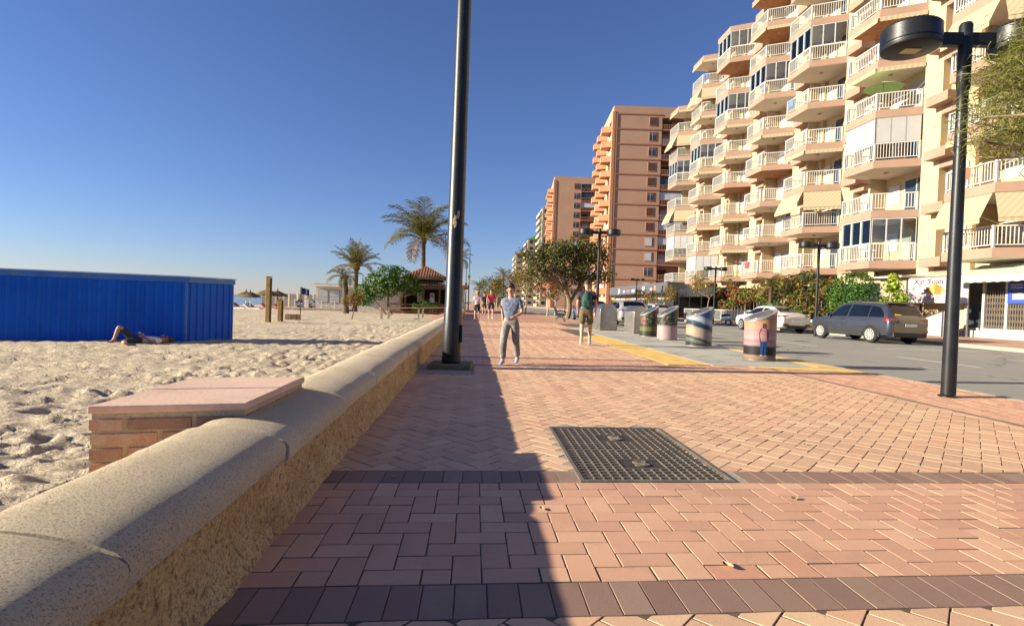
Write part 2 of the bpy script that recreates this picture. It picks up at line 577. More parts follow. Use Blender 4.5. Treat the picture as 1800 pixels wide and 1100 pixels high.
def emit(poly, mi, y0, y1, x0, x1):
    for ax, val, less in ((1, y0, False), (1, y1, True), (0, x0, False), (0, x1, True)):
        if len(poly) < 3: return
        poly = clip(poly, ax, val, less)
    if len(poly) < 3: return
    p = np.array(poly)
    area = 0.5 * abs(np.dot(p[:, 0], np.roll(p[:, 1], 1)) - np.dot(p[:, 1], np.roll(p[:, 0], 1)))
    if area < 0.0012: return
    c = p.mean(0)
    for hx0, hx1, hy0, hy1 in HOLES:
        if hx0 < c[0] < hx1 and hy0 < c[1] < hy1: return
    d = p - c
    ln = np.linalg.norm(d, axis=1, keepdims=True)
    p = c + d * np.maximum(0.05, (ln - J_ * 1.35) / np.maximum(ln, 1e-6))
    p[:, 1] += SH * p[:, 0]
    pavers.append((float(math.hypot(c[0] * 0.8, c[1])), p, mi))

def herring(y0, y1, x0, x1, mi, ang=0.0):
    ca, sa = math.cos(ang), math.sin(ang)
    cx, cy = (x0 + x1) / 2, (y0 + y1) / 2
    ext = int(math.hypot(x1 - x0, y1 - y0) / 2 / W_) + 4
    if ang == 0.0: cx, cy = x0, y0; rx = range(-3, int((x1 - x0) / W_) + 3); ry = range(-3, int((y1 - y0) / W_) + 3)
    else: rx = ry = range(-ext, ext)
    for i in rx:
        for j in ry:
            k = (i - j) % 4
            if k == 0: r_ = (i, i + 2, j, j + 1)
            elif k == 3: r_ = (i, i + 1, j, j + 2)
            else: continue
            q = [(r_[0], r_[2]), (r_[1], r_[2]), (r_[1], r_[3]), (r_[0], r_[3])]
            q = [(cx + (a * ca - bb * sa) * W_, cy + (a * sa + bb * ca) * W_) for a, bb in q]
            mx = sum(a for a, _ in q) / 4; my = sum(bb for _, bb in q) / 4
            if mx < x0 - .3 or mx > x1 + .3 or my < y0 - .3 or my > y1 + .3: continue
            emit(q, mi, y0, y1, x0, x1)

def soldier(y0, x0, x1, mi, n=1):
    x = x0
    while x < x1:
        q = [(x, y0), (x + W_ * 1.02, y0), (x + W_ * 1.02, y0 + 0.218), (x, y0 + 0.218)]
        emit(q, mi, y0, y0 + 0.218, x0, x1)
        x += W_ * 1.02
XD = 5.22
random.seed(3)
herring(0.9, 1.712, XW, XD, 1, R(45))
yb = 1.712
for rep in range(5):
    soldier(yb, XW, XD, 2)
    herring(yb + .218, yb + 1.308, XW, XD, 0)
    soldier(yb + 1.308, XW, XD, 2)
    top = yb + 6.9
    if rep < 4:
        herring(yb + 1.526, top, XW, XD if rep == 0 else (3.46 if rep < 3 else 4.4), 1, R(45))
    yb = top
# strip along the road: dark edging then running bond towards the kerb
y = 0.6
while y < 9.4:
    emit([(XD, y), (XD + .12, y), (XD + .12, y + .218), (XD, y + .218)], 2, 0.6, 9.4, XD, XD + .12)
    y += .218
r_i = 0
x = XD + .125
while x < XK - .01:
    y = 0.6 - (0.109 if r_i % 2 else 0)
    while y < 9.3:
        emit([(x, y), (x + .109, y), (x + .109, y + .218), (x, y + .218)], 0, 0.6, 9.3, x, XK - .006)
        y += .218
    x += .109; r_i += 1

def paver_geo(mb, p, mi, tilt, side):
    n = len(p)
    c = p.mean(0)
    z = -0.001 + tilt[2]
    def zt(q): return z + tilt[0] * (q[0] - c[0]) + tilt[1] * (q[1] - c[1])
    d = p - c
    ln = np.linalg.norm(d, axis=1, keepdims=True)
    t_ = c + d * (np.maximum(ln - 0.0028, 0.001) / ln)
    v = [(q[0], q[1], -0.0125) for q in p] + [(q[0], q[1], zt(q) - 0.0022) for q in p] + [(q[0], q[1], zt(q)) for q in t_]
    f = []
    for k in (0, 1):
        f += [(k * n + i, k * n + (i + 1) % n, (k + 1) * n + (i + 1) % n, (k + 1) * n + i) for i in range(n)]
    f.append(tuple(2 * n + i for i in range(n)))
    mb.add(v, f, mi)
    for i in range(n): mb.m[-1 - 2 * n + i] = side          # joint dirt clings to the sides
pavers.sort(key=lambda t: t[0])
# only those inside the view
def in_view(c):
    d = Vector((c[0], c[1], -1.0)); z = d.dot(fwd)
    if z < 0.3: return False
    u, v = d.dot(rgt2) / z * 960, d.dot(up2) / z * 960
    return abs(u) < 905 and abs(v) < 556
single = 0
rest = MB()
PM = [M_PAV_RED, M_PAV_OR, M_PAV_DK]
for dist_, p, mi in pavers:
    tilt = (random.gauss(0, .0022), random.gauss(0, .0022), random.gauss(0, .0007))
    c = p.mean(0)
    if single < 300 and in_view(c):
        mb = MB(); paver_geo(mb, p - c, 0, tilt, 1)
        mb.build('paver', [PM[mi], M_JOINT], prom, loc=(float(c[0]), float(c[1]), 0), fix=False)
        single += 1
    else:
        paver_geo(rest, p, mi, tilt, 3)
rest.build('pavers_beyond', PM + [M_JOINT], prom, fix=False, kind='stuff')

# ------------------------------------------------------------------ bin bay, kerb, road, far pavement
b = MB(); b.prism([(4.34, 9.62), (7.0, 9.72), (7.0, 25.2), (4.34, 25.2)], -0.02, 0.006)
bay = struct(b.build('bin_bay_pavement', M_BAY))
for poly in ([(3.46, 9.5), (4.30, 9.62), (4.30, 13.2), (3.46, 13.05)], [(3.46, 13.12), (4.30, 13.27), (4.30, 18.9), (3.46, 17.4)],
             [(5.0, 9.38), (6.86, 9.0), (6.86, 9.66), (5.0, 9.6)], [(6.45, 9.8), (6.86, 9.8), (6.86, 14.2), (6.7, 14.2)]):
    b = MB(); b.prism(poly, 0.0065, 0.0105 if poly[0][0] < 6 else 0.0102)
    b.build('yellow_marking', M_YEL, bay)
b = MB(); b.prism([(-0.85, 7.5), (-0.02, 7.52), (-0.02, 8.72), (-0.85, 8.7)], -0.02, 0.004)
b.build('concrete_patch', M_CONC, prom)
# kerb stones on the near side
kerb = MB(); kerb.box(6.9, 7.05, -3, -2.99, -0.2, -0.01)
kroot = struct(kerb.build('near_kerb', M_KERB))
y = -2.9
kb = MB(); kb.box(-0.073, 0.073, 0.004, 0.992, -0.2, 0.003)
kme = kb.mesh('kerb_stone', M_KERB)
while y < 60:
    obj('kerb_stone', kme, kroot, (6.975, y, 0.0 if (y < 9 or y > 25.3) else -0.004), 0.012)
    y += 1.0
b = MB(); b.add([(7.0, -30, -0.12), (19.6, -30, -0.12), (19.6, 420, -0.12), (7.0, 420, -0.12)], [(0, 1, 2, 3)])
road = struct(b.build('road', M_ASPH))
def mark(x0, x1, y0, y1, m=M_WHITEP, name='road_marking', z=-0.116):
    bb = MB(); bb.add([(x0, y0, z), (x1, y0, z), (x1, y1, z), (x0, y1, z)], [(0, 1, 2, 3)])
    bb.build(name, m, road)
for k in range(14):
    mark(11.83, 11.95, 12.0 + 6.2 * k, 14.6 + 6.2 * k + (2.4 if k == 1 else 0))
for yy in (12.6, 19.9, 26.3, 34.5, 40.5, 46.5):
    mark(16.2, 19.4, yy, yy + .11, M_BLUEP)
mark(19.2, 19.32, 10.5, 52, M_BLUEP)
mark(13.9, 17.6, 17.9, 18.05)
for (x, y) in ((13.3, 21.3), (9.6, 17.2), (14.6, 35.0)):
    bb = MB(); bb.lathe([(0.0, -0.1165), (0.33, -0.1165)], 24, (x, y, 0)); bb.build('manhole_cover', M('iron_cover', (0.06, 0.05, 0.045), 0.6), road, fix=False)
b = MB(); b.box(19.6, 19.75, -20, 420, -0.3, 0.02)
struct(b.build('far_kerb', M_KERB))
M_FARPAV = M('far_paving', (0.46, 0.27, 0.19), 0.8, 0.12, 1.2, 0.15, 30, dirt=(0.30, 0.19, 0.14), dscale=0.7)
b = MB(); b.add([(19.75, -20, 0.015), (22.8, -20, 0.06), (22.8, 420, 0.06), (19.75, 420, 0.015)], [(0, 1, 2, 3)])
b.add([(22.8, -20, 0.06), (60, -20, 0.34), (60, 420, 0.34), (22.8, 420, 0.06)], [(0, 1, 2, 3)])
struct(b.build('far_pavement', M_FARPAV))

# ------------------------------------------------------------------ sea wall with rounded coping
wall = thing('sea_wall', 'low ochre sea wall with rounded concrete coping between promenade and sand', 'wall', (-1.15, 0, 0))
# body with rough face
yy = np.arange(-2.0, 46.0, 0.06)
zz = np.linspace(-0.02, 0.335, 9)
YY, ZZ = np.meshgrid(yy, zz)
dx = (vnoise(YY * 7, ZZ * 9, 21) - .5) * 0.022 + (vnoise(YY * 22, ZZ * 25, 22) - .5) * 0.014
foot = np.clip((0.05 - ZZ) / 0.06, 0, 1)
XX = XW + 1.15 + dx + foot * (0.02 + 0.03 * vnoise(YY * 5, ZZ * 0, 23))
b = MB()
b.grid([[(float(XX[i, j]), float(YY[i, j]), float(ZZ[i, j])) for j in range(YY.shape[1])] for i in range(YY.shape[0])])
b.build('wall_face', M_WFACE, wall, smooth=True, angle=80)
b = MB(); b.box(-0.10, 0.325, -2, 46, -0.9, 0.30)
b.build('wall_core', M_WFACE, wall)
prof = [(0.338, 0.285), (0.350, 0.29), (0.354, 0.340), (0.348, 0.358), (0.318, 0.380), (0.27, 0.396), (0.21, 0.410), (0.14, 0.422), (0.07, 0.430), (0.01, 0.432), (-0.035, 0.425), (-0.07, 0.405), (-0.10, 0.368), (-0.115, 0.33), (-0.12, 0.28)]
y = -1.95
k = 0
while y < 45.5:
    L = 1.10
    n_ = 16 if y < 8 else 5
    rows = []
    for i in range(n_ + 1):
        t_ = i / n_
        yv = y + 0.006 + t_ * (L - 0.012)
        e = min(t_, 1 - t_) * L
        rows.append([(px * (1 - (0.012 if e < 0.01 else 0)) + random.gauss(0, .0012), yv, pz - (0.008 if e < 0.01 else 0) + random.gauss(0, .0012) - 0.0022 * yv * (yv > 8) * .5) for px, pz in prof])
    b = MB(); b.grid(rows)
    b.add(rows[0], [tuple(range(len(prof)))]); b.add(rows[-1], [tuple(range(len(prof)))])
    o = b.build('coping_stone', M_COPE, wall, smooth=True, angle=50)
    o.location.z = random.gauss(0, .002); o.location.x = random.gauss(0, .003)
    y += L; k += 1

# ------------------------------------------------------------------ brick block with pink cap beside the wall
M_BRICK = M('brick_red', (0.42, 0.235, 0.15), 0.85, 0.2, 8, 0.4, 60, rand=0.3, fine=0.3, dirt=(0.46, 0.35, 0.24), dscale=7)
M_MORT = M('mortar', (0.48, 0.37, 0.25), 0.95, 0.2, 8, 0.5, 70, fine=0.3)
M_CAP = M('cap_terracotta', (0.66, 0.43, 0.31), 0.75, 0.1, 3, 0.2, 60, dirt=(0.5, 0.36, 0.26), dscale=2, fine=0.12)
blk = thing('brick_block', 'short brick pier with pink slab cap behind the sea wall', 'brick pier', (-1.36, 3.0, -0.44))
blk.scale = (0.93, 0.93, 1)
shx = 0.26
def bp(x, y, z): return (x, y + shx * x, z)
b = MB()
cx0, cx1, cy0, cy1 = -0.315, 0.315, -0.46, 0.46
b.prism([bp(cx0, cy0, 0)[:2], bp(cx1, cy0, 0)[:2], bp(cx1, cy1, 0)[:2], bp(cx0, cy1, 0)[:2]], -0.1, 0.895)
b.build('core', M_MORT, blk)
for side in range(4):
    for c in range(14):
        z0 = c * 0.064 - 0.012
        L = (cx1 - cx0) if side in (0, 2) else (cy1 - cy0)
        s_ = -0.14 if c % 2 else 0.0
        while s_ < L:
            a0, a1 = max(0.0, s_ + .006), min(L, s_ + .262)
            s_ += 0.28
            if a1 - a0 < .03: continue
            t_ = random.uniform(-.001, .003)
            if side == 0: q = [(cx0 + a0, cy0 - .009 - t_), (cx0 + a1, cy0 - .009 - t_), (cx0 + a1, cy0 + .02), (cx0 + a0, cy0 + .02)]
            elif side == 2: q = [(cx0 + a0, cy1 - .02), (cx0 + a1, cy1 - .02), (cx0 + a1, cy1 + .009), (cx0 + a0, cy1 + .009)]
            elif side == 1: q = [(cx1 - .02, cy0 + a0), (cx1 + .009, cy0 + a0), (cx1 + .009, cy0 + a1), (cx1 - .02, cy0 + a1)]
            else: q = [(cx0 - .009 - t_, cy0 + a0), (cx0 + .02, cy0 + a0), (cx0 + .02, cy0 + a1), (cx0 - .009 - t_, cy0 + a1)]
            b = MB(); b.prism([bp(x, y, 0)[:2] for x, y in q], z0 + random.uniform(-.003, .003), z0 + .048)
            b.build('brick', M_BRICK, blk)
for y0, y1 in ((-0.475, 0.02), (0.024, 0.475)):
    b = MB(); b.prism([bp(x, y, 0)[:2] for x, y in ((-.327, y0), (.327, y0), (.327, y1), (-.327, y1))], 0.896, 0.93 + (.003 if y0 > 0 else 0))
    b.build('cap_slab', M_CAP, blk, bevel=0.006)

# ------------------------------------------------------------------ manhole
M_IRON = M('cast_iron', (0.175, 0.138, 0.108), 0.6, 0.35, 8, 0.3, 120, metal=0.1, fine=0.3)
M_IRON_D = M('cast_iron_dark', (0.04, 0.031, 0.025), 0.85, 0.35, 8, 0.3, 120, fine=0.3)  # darker iron for the sunken lid plates; frame and ribs are paler
mh = thing('access_cover', 'rectangular cast iron access cover with raised grid set in the pavers', 'manhole cover', (1.1, 3.77, 0))
def shp(x, y): return (x, y + SH * x)
b = MB()
for q in ([(-.62, -.745), (.62, -.745), (.62, -.702), (-.62, -.702)], [(-.62, .674), (.62, .674), (.62, .82), (-.62, .82)], [(-.62, -.702), (-.467, -.702), (-.467, .674), (-.62, .674)], [(.467, -.702), (.62, -.702), (.62, .674), (.467, .674)]):
    b.prism([shp(*p) for p in q], -0.02, -0.0026)
b.prism([shp(-.46, -.69), shp(.46, -.69), shp(.46, .66), shp(-.46, .66)], -0.03, -0.0205)
b.build('mortar_bed', M_CONC, mh)
b = MB()
for q in ([(-.465, -.70), (.465, -.70), (.465, -.672), (-.465, -.672)], [(-.465, .645), (.465, .645), (.465, .672), (-.465, .672)],
          [(-.465, -.672), (-.44, -.672), (-.44, .645), (-.465, .645)], [(.44, -.672), (.465, -.672), (.465, .645), (.44, .645)]):
    b.prism([shp(*p) for p in q], -0.02, 0.006)
b.build('frame', M_IRON, mh)
for li, (y0, y1) in enumerate(((-.668, -.016), (-.010, .641))):
    b = MB(); b.prism([shp(-.436, y0), shp(.436, y0), shp(.436, y1), shp(-.436, y1)], -0.02, -0.0035)
    lid = b.build('lid', M_IRON_D, mh)
    b = MB()
    n1, n2 = 15, 12
    ym = (y0 + y1) / 2
    for i in range(n1 + 1):
        x = -.43 + .86 * i / n1
        for j in range(n2):
            ya = y0 + .006 + (y1 - y0 - .012) * j / n2; yb_ = y0 + .006 + (y1 - y0 - .012) * (j + 1) / n2
            yc_ = (ya + yb_) / 2 - ym
            if abs(x) < .115 and abs(yc_) < .085: continue
            b.prism([shp(x - .005, ya), shp(x + .005, ya), shp(x + .005, yb_), shp(x - .005, yb_)], -0.004, 0.002)
    for j in range(n2 + 1):
        y = y0 + .006 + (y1 - y0 - .012) * j / n2
        for i in range(n1):
            xa = -.43 + .86 * i / n1; xb = -.43 + .86 * (i + 1) / n1
            if abs((xa + xb) / 2) < .115 and abs(y - ym) < .085: continue
            b.prism([shp(xa + .005, y - .006), shp(xb - .005, y - .006), shp(xb - .005, y + .006), shp(xa + .005, y + .006)], -0.004, 0.0015)
    b.build('raised_grid', M_IRON, lid, kind='stuff')
    tm = textmesh('S', 0.17, 0.004, 0.004); tm.materials.append(M_IRON)
    obj('letter', tm, lid, (0, ym, 0.001), scl=(1.35, 0.95, 1))

# ------------------------------------------------------------------ vegetation builders
M_TRUNK = M('bark', (0.20, 0.14, 0.09), 0.9, 0.3, 6, 0.6, 30, fine=0.3)
M_TRUNKL = M('bark_pale', (0.36, 0.28, 0.20), 0.9, 0.25, 6, 0.5, 30, fine=0.3)
M_PTRUNK = M('palm_trunk', (0.11, 0.075, 0.05), 0.95, 0.35, 5, 0.9, 16, fine=0.4)
M_LEAF_DK = leafmat('leaf_evergreen', ['#1f2a14', '#36421b', '#59592a', '#263214', '#6f6b34'])
M_LEAF_BR = leafmat('leaf_bright', ['#28420f', '#40621a', '#5c7d28', '#304f13'], 0.22)
M_LEAF_DRY = leafmat('leaf_dry', ['#7a5a2c', '#97723a', '#6d6a31', '#a8803f'], 0.3)
M_LEAF_MIX = leafmat('leaf_mixed', ['#4b5a26', '#6f6f30', '#8a6f35', '#3a4a20'], 0.3)
M_LEAF_RED = leafmat('leaf_red', ['#7e2c1a', '#9a4326', '#6b3a20', '#5a4a24'], 0.3)
M_CROTON = leafmat('leaf_croton', ['#26401a', '#36501f', '#6f5826', '#7c3f22', '#2c4519', '#8a7030', '#203515', '#314c1c'], 0.2)
M_HEDGE = leafmat('leaf_hedge', ['#223c10', '#355819', '#4a7022', '#2a4814'], 0.15)
M_BOUG = leafmat('flower_magenta', ['#b3173f', '#c92a52', '#94143a'], 0.35)
M_YLEAF = leafmat('leaf_yellow_green', ['#7c9a2b', '#a3b23c', '#5d8024', '#c2a83a'], 0.3)
M_PALM = leafmat('palm_frond', ['#4d5124', '#6b6730', '#8a7d42', '#3e4a20'], 0.25)
M_PALM_DRY = leafmat('palm_frond_dry', ['#7b5e33', '#8f7040', '#6a522c'], 0.25)
M_NEEDLE = leafmat('needle_foliage', ['#6a6e32', '#86833f', '#55602b', '#9a8f50'], 0.4)

def leaf_quads(mb, pts, nrm, size, rs, mi=0, aspect=0.55, jitter=1.0):
    """one folded diamond leaf per point"""
    for p, n in zip(pts, nrm):
        s = size * rs.uniform(.65, 1.35)
        d = Vector((rs.gauss(0, 1), rs.gauss(0, 1), rs.gauss(0, .7))).normalized()
        n = (Vector(n) + Vector((rs.gauss(0, .6), rs.gauss(0, .6), rs.gauss(0, .6))) * jitter)
        if n.length < 1e-3: n = Vector((0, 0, 1))
        n.normalize()
        d = (d - n * d.dot(n))
        if d.length < 1e-3: continue
        d.normalize(); sd = n.cross(d)
        p = Vector(p)
        mb.add([p - d * s * .5, p + sd * s * aspect * .5 + n * s * .08, p + d * s * .5, p - sd * s * aspect * .5 + n * s * .08], [(0, 1, 2, 3)], mi)

def clump_points(centers, n, rs, shell=0.55, flat=1.0):
    pts, nr = [], []
    tot = sum(r_ ** 2 for _, r_ in centers)
    for c, r_ in centers:
        k = int(n * r_ ** 2 / tot)
        for _ in range(k):
            d = Vector((rs.gauss(0, 1), rs.gauss(0, 1), rs.gauss(0, 1))).normalized()
            q = r_ * (shell + (1 - shell) * rs.random()) * rs.uniform(.85, 1.12)
            pts.append((c[0] + d.x * q, c[1] + d.y * q, c[2] + d.z * q * flat)); nr.append(d)
    return pts, nr

def limb(mb, p0, p1, r0, r1, rs, bend=0.1, n=6, seg=5, mi=0):
    p0, p1 = Vector(p0), Vector(p1)
    L = (p1 - p0).length
    off = Vector((rs.gauss(0, 1), rs.gauss(0, 1), rs.gauss(0, .4))) * L * bend
    path = [p0.lerp(p1, t) + off * math.sin(math.pi * t) for t in [i / seg for i in range(seg + 1)]]
    mb.tube(path, [r0 + (r1 - r0) * i / seg for i in range(seg + 1)], n, mi)

def leafy_tree(name, label, cat, loc, centers, n, leaf, mats, fork=(0, 0, 1.5), r0=0.12, seed=1, bark=None, group=None,
               trunks=None, shell=0.5, aspect=0.55, mixi=None, crown='crown', flat=1.0):
    rs = random.Random(seed)
    t = thing(name, label, cat, loc, 0, group)
    b = MB()
    for (tp0, tp1, ra, rb) in (trunks or [((0, 0, -0.15), fork, r0, r0 * .75)]):
        limb(b, tp0, tp1, ra, rb, rs, 0.05, 8, 6)
    for c, r_ in centers:
        f = fork
        if trunks: f = min((q[1] for q in trunks), key=lambda q: (Vector(q) - Vector(c)).length)
        limb(b, f, (c[0], c[1], c[2] - r_ * .2), r0 * .5, r0 * .14, rs, 0.14)
        for _ in range(2):
            d = Vector((rs.gauss(0, 1), rs.gauss(0, 1), rs.gauss(.3, .8))).normalized() * r_ * .8
            limb(b, (c[0], c[1], c[2] - r_ * .2), Vector(c) + d, r0 * .16, r0 * .05, rs, 0.1, 5, 3)
    b.build('trunk', bark or M_TRUNK, t, smooth=True)
    pts, nr = clump_points(centers, n, rs, shell, flat)
    b = MB()
    mats = mats if isinstance(mats, list) else [mats]
    if len(mats) == 1:
        leaf_quads(b, pts, nr, leaf, rs, 0, aspect)
    else:
        w = mixi or [1] * len(mats)
        for p, q in zip(pts, nr):
            leaf_quads(b, [p], [q], leaf, rs, rs.choices(range(len(mats)), w)[0], aspect)
    b.build(crown, mats, t, fix=False)
    return t

def frond_mesh(L, droop, seed, mat, lift=0.9, width=0.34, nleaf=26):
    """a feather palm leaf growing along +X from the origin"""
    rs = random.Random(seed)
    b = MB()
    path = []
    n = 12
    ang = lift
    p = Vector((0, 0, 0))
    for i in range(n + 1):
        path.append(p.copy())
        t = i / n
        ang -= droop / n * (0.5 + 1.2 * t)
        p = p + Vector((math.cos(ang), 0, math.sin(ang))) * (L / n)
    b.tube(path, [0.035 * (1 - .85 * i / n) * L / 3 for i in range(n + 1)], 5)
    for k in range(nleaf):
        t = 0.12 + 0.88 * k / (nleaf - 1)
        i = min(n - 1, int(t * n)); f = t * n - i
        q = path[i].lerp(path[i + 1], f)
        tan = (path[i + 1] - path[i]).normalized()
        ln = L * width * math.sin(math.pi * (0.15 + 0.8 * t)) ** .7 * rs.uniform(.85, 1.1)
        for s in (-1, 1):
            d = (tan * 0.75 + Vector((0, s, 0)) * 0.85 + Vector((0, 0, rs.uniform(.05, .35)))).normalized()
            e = q + d * ln * .55
            e2 = q + d * ln + Vector((0, 0, -ln * rs.uniform(.2, .45)))
            w = tan * L * 0.0085
            b.add([q - w, q + w, e + w * 1.2, e - w * 1.2, e2], [(0, 1, 2, 3), (3, 2, 4)])
    return b.mesh('frond', mat, fix=False)

def palm(name, label, loc, h, rt, L, nf, seed, lean=(0, 0), group=None, dry=0.25, lift=(0.1, 1.45), droop=(1.0, 1.9), flare=1.4):
    rs = random.Random(seed)
    t = thing(name, label, 'palm tree', loc, 0, group)
    b = MB()
    n = 26
    path, rad = [], []
    for i in range(n + 1):
        u = i / n
        path.append((lean[0] * u * u, lean[1] * u * u, -0.2 + (h + .2) * u))
        rad.append(rt * (1 + (flare - 1) * max(0, 1 - u * 6) + (0.06 if i % 2 else -0.04) + (0.55 if u > .93 else 0)))
    b.tube(path, rad, 10)
    b.build('trunk', M_PTRUNK, t, smooth=False)
    top = Vector((lean[0], lean[1], h - .1))
    meshes = [frond_mesh(L, d, seed * 10 + k, M_PALM) for k, d in enumerate(np.linspace(droop[0], droop[1], 4))]
    drym = frond_mesh(L * .9, droop[1] * 1.1, seed * 10 + 9, M_PALM_DRY)
    for k in range(nf):
        az = k * 2.39996 + rs.uniform(-.2, .2)
        e = k / nf
        el = lift[1] - (lift[1] - lift[0]) * e + rs.uniform(-.12, .12)
        isdry = e > 1 - dry and rs.random() < .7
        m = drym if isdry else meshes[rs.randrange(4)]
        o = obj('frond', m, t, top, rot=Euler((0, -(el - 0.9), az), 'XYZ'), scl=rs.uniform(.85, 1.1))
    return t

# ------------------------------------------------------------------ blue corrugated shed
def blue_mat():
    t = NT('blue_metal')
    P = t.coord('pos')
    c = t.ramp(t.noise(P, 1.2, 6, .65), [(0.3, (0.001, 0.075, 0.44)), (0.7, (0.002, 0.11, 0.56))])
    c = t.mix(t.ramp(t.noise(P, 5, 6, .7), [(0.62, (0, 0, 0)), (0.8, (0.5, 0.5, 0.5))]), c, (0.03, 0.08, 0.30))
    t.base(c); t.pr(0.42, 0.0, 0.16)
    return t.m
M_BLUE = blue_mat()
M_BLUEL = M('blue_trim', (0.035, 0.13, 0.42), 0.4, 0.15, 2, dirt=(0.1, 0.16, 0.3), dscale=3)
SZ = -0.52
shed = thing('beach_shed', 'long deep blue corrugated metal beach shed standing on the sand', 'shed', (-8.37, 16.45, SZ))
A_ = Vector((-13.9 + 8.37, 15.0 - 16.45, 0)); B_ = Vector((0, 0, 0)); C_ = Vector((0.74, 1.29, 0)); D_ = A_ + (C_ - B_)
HS = 1.80
def corrug(p, q, name, nrm_sign=1):
    d = (q - p); L = d.length; d.normalize(); nrm = Vector((d.y, -d.x, 0)) * nrm_sign
    npan = max(1, round(L / 1.1)); 
    for k in range(npan):
        a0, a1 = L * k / npan, L * (k + 1) / npan
        nr_ = max(1, round((a1 - a0) / 0.22)); pitch = (a1 - a0) / nr_
        row = []
        for r_ in range(nr_):
            for u, o in ((0, 0), (0.50, 0), (0.62, 0.032), (0.86, 0.032), (0.98, 0)):
                row.append((a0 + (r_ + u) * pitch, o))
        row.append((a1 - .002, 0))
        b = MB()
        b.grid([[tuple(p + d * s_ + nrm * o + Vector((0, 0, z))) for s_, o in row] for z in (0.0, HS)])
        b.build(name, M_BLUE, shed, fix=False)
corrug(A_, B_, 'front_panel'); corrug(B_, C_, 'side_panel'); corrug(C_, D_, 'back_panel'); corrug(D_, A_, 'end_panel')
b = MB()
def offp(p, o): return p + (p - (A_ + C_) / 2).normalized() * o
ring = [offp(q, 0.09) for q in (A_, B_, C_, D_)]
b.prism([(q.x, q.y) for q in ring], HS - 0.002, HS + 0.15)
b.build('roof_fascia', M_BLUEL, shed, bevel=0.008)
ring = [offp(q, 0.13) for q in (A_, B_, C_, D_)]
b = MB(); b.prism([(q.x, q.y) for q in ring], HS + 0.152, HS + 0.185)
b.build('roof_edge', M('pale_blue_edge', (0.35, 0.5, 0.66), 0.45), shed)
for q in (A_, B_, C_, D_):
    b = MB(); o = offp(q, 0.012); b.box(o.x - .028, o.x + .028, o.y - .028, o.y + .028, 0, HS - .004)
    b.build('corner_trim', M_BLUEL, shed)

# ------------------------------------------------------------------ timber posts, stump, rail, flag
M_WOODY = M('wood_ochre', (0.60, 0.40, 0.13), 0.8, 0.2, 4, 0.4, 40, fine=0.2)
M_WOODD = M('wood_dark', (0.10, 0.065, 0.04), 0.85, 0.25, 5, 0.3, 40)
M_WOODR = M('wood_red', (0.27, 0.11, 0.055), 0.8, 0.25, 5, 0.3, 40)
M_WOODG = M('wood_weathered', (0.42, 0.32, 0.22), 0.9, 0.25, 5, 0.4, 40, fine=0.3)
M_WHITE = M('white_painted', (0.74, 0.71, 0.66), 0.6, 0.08, 3)
M_BLACKM = M('black_enamel', (0.011, 0.011, 0.012), 0.40, 0.4, 6, 0.08, 60, spec=0.35, coat=0.12)
M_WOODB = M('wood_brown', (0.30, 0.20, 0.12), .85, .3, 6, .4, 40)
def timber_post(loc, h, label, lean=0.0):
    t = thing('timber_post', label, 'post', loc, 0.15, 'timber posts on the beach')
    b = MB(); b.box(-.14, .06, -.1, .1, -.4, h); b.build('shaft', M_WOODY, t, bevel=0.012)
    b = MB(); b.box(.063, .14, -.08, .08, -.4, h - .04); b.build('backing_board', M_WOODD, t)
    b = MB(); b.prism([(-.15, -.11), (.15, -.11), (.15, .11), (-.15, .11)], h + .002, h + .03); b.build('cap', M_WOODD, t)
    t.rotation_euler.y = lean
timber_post((-11.0, 30.0, -.5), 2.45, 'taller of the two ochre timber posts on the sand', 0.0)
timber_post((-10.75, 31.1, -.5), 1.25, 'shorter ochre timber post beside the tall one')
t = thing('plank_box', 'small brown plank box half sunk in sand near posts', 'box', (-11.0, 34.0, -.52))
for k in range(5):
    b = MB(); b.box(-.42 + k * .17, -.42 + k * .17 + .155, -.16 - .01 * (k % 2), .16, -.1, .40 + .01 * (k % 2)); b.build('plank', M_WOODR if k == 3 else M_WOODB, t)
t = thing('flag_pole', 'thin dark pole with small navy flag on the sand', 'flag', (-11.2, 36.0, -.5))
b = MB(); b.cyl((0, 0, -.1), (0, 0, 2.1), .035, n=8); b.build('pole', M_WOODD, t)
b = MB(); b.grid([[(.04 + .5 * i / 6, .05 * math.sin(i), 2.05 - .05 * i * .4 - z) for i in range(7)] for z in (0, .2, .42)]); b.build('flag', M('navy_cloth', (0.01, 0.035, 0.10), 0.8), t, smooth=True)
t = thing('handrail', 'low weathered wooden handrail on short posts leading to the wall', 'railing', (-6.7, 40.0, -.5))
for (x, y) in ((0, 0), (.35, 1.0), (2.1, 5.4), (2.35, 6.4), (3.9, 10.5)):
    b = MB(); b.box(x - .07, x + .07, y - .07, y + .07, -.2, .78); b.build('post', M_WOODG if x < 3 else M_WOODR, t)
b = MB(); b.beam((-.1, -.1, .83), (2.2, 5.9, .86), .12, .09); b.build('rail', M_WOODG, t)
b = MB(); b.beam((2.2, 5.9, .862), (4.4, 11.5, .92), .12, .09); b.build('rail', M_WOODG, t)

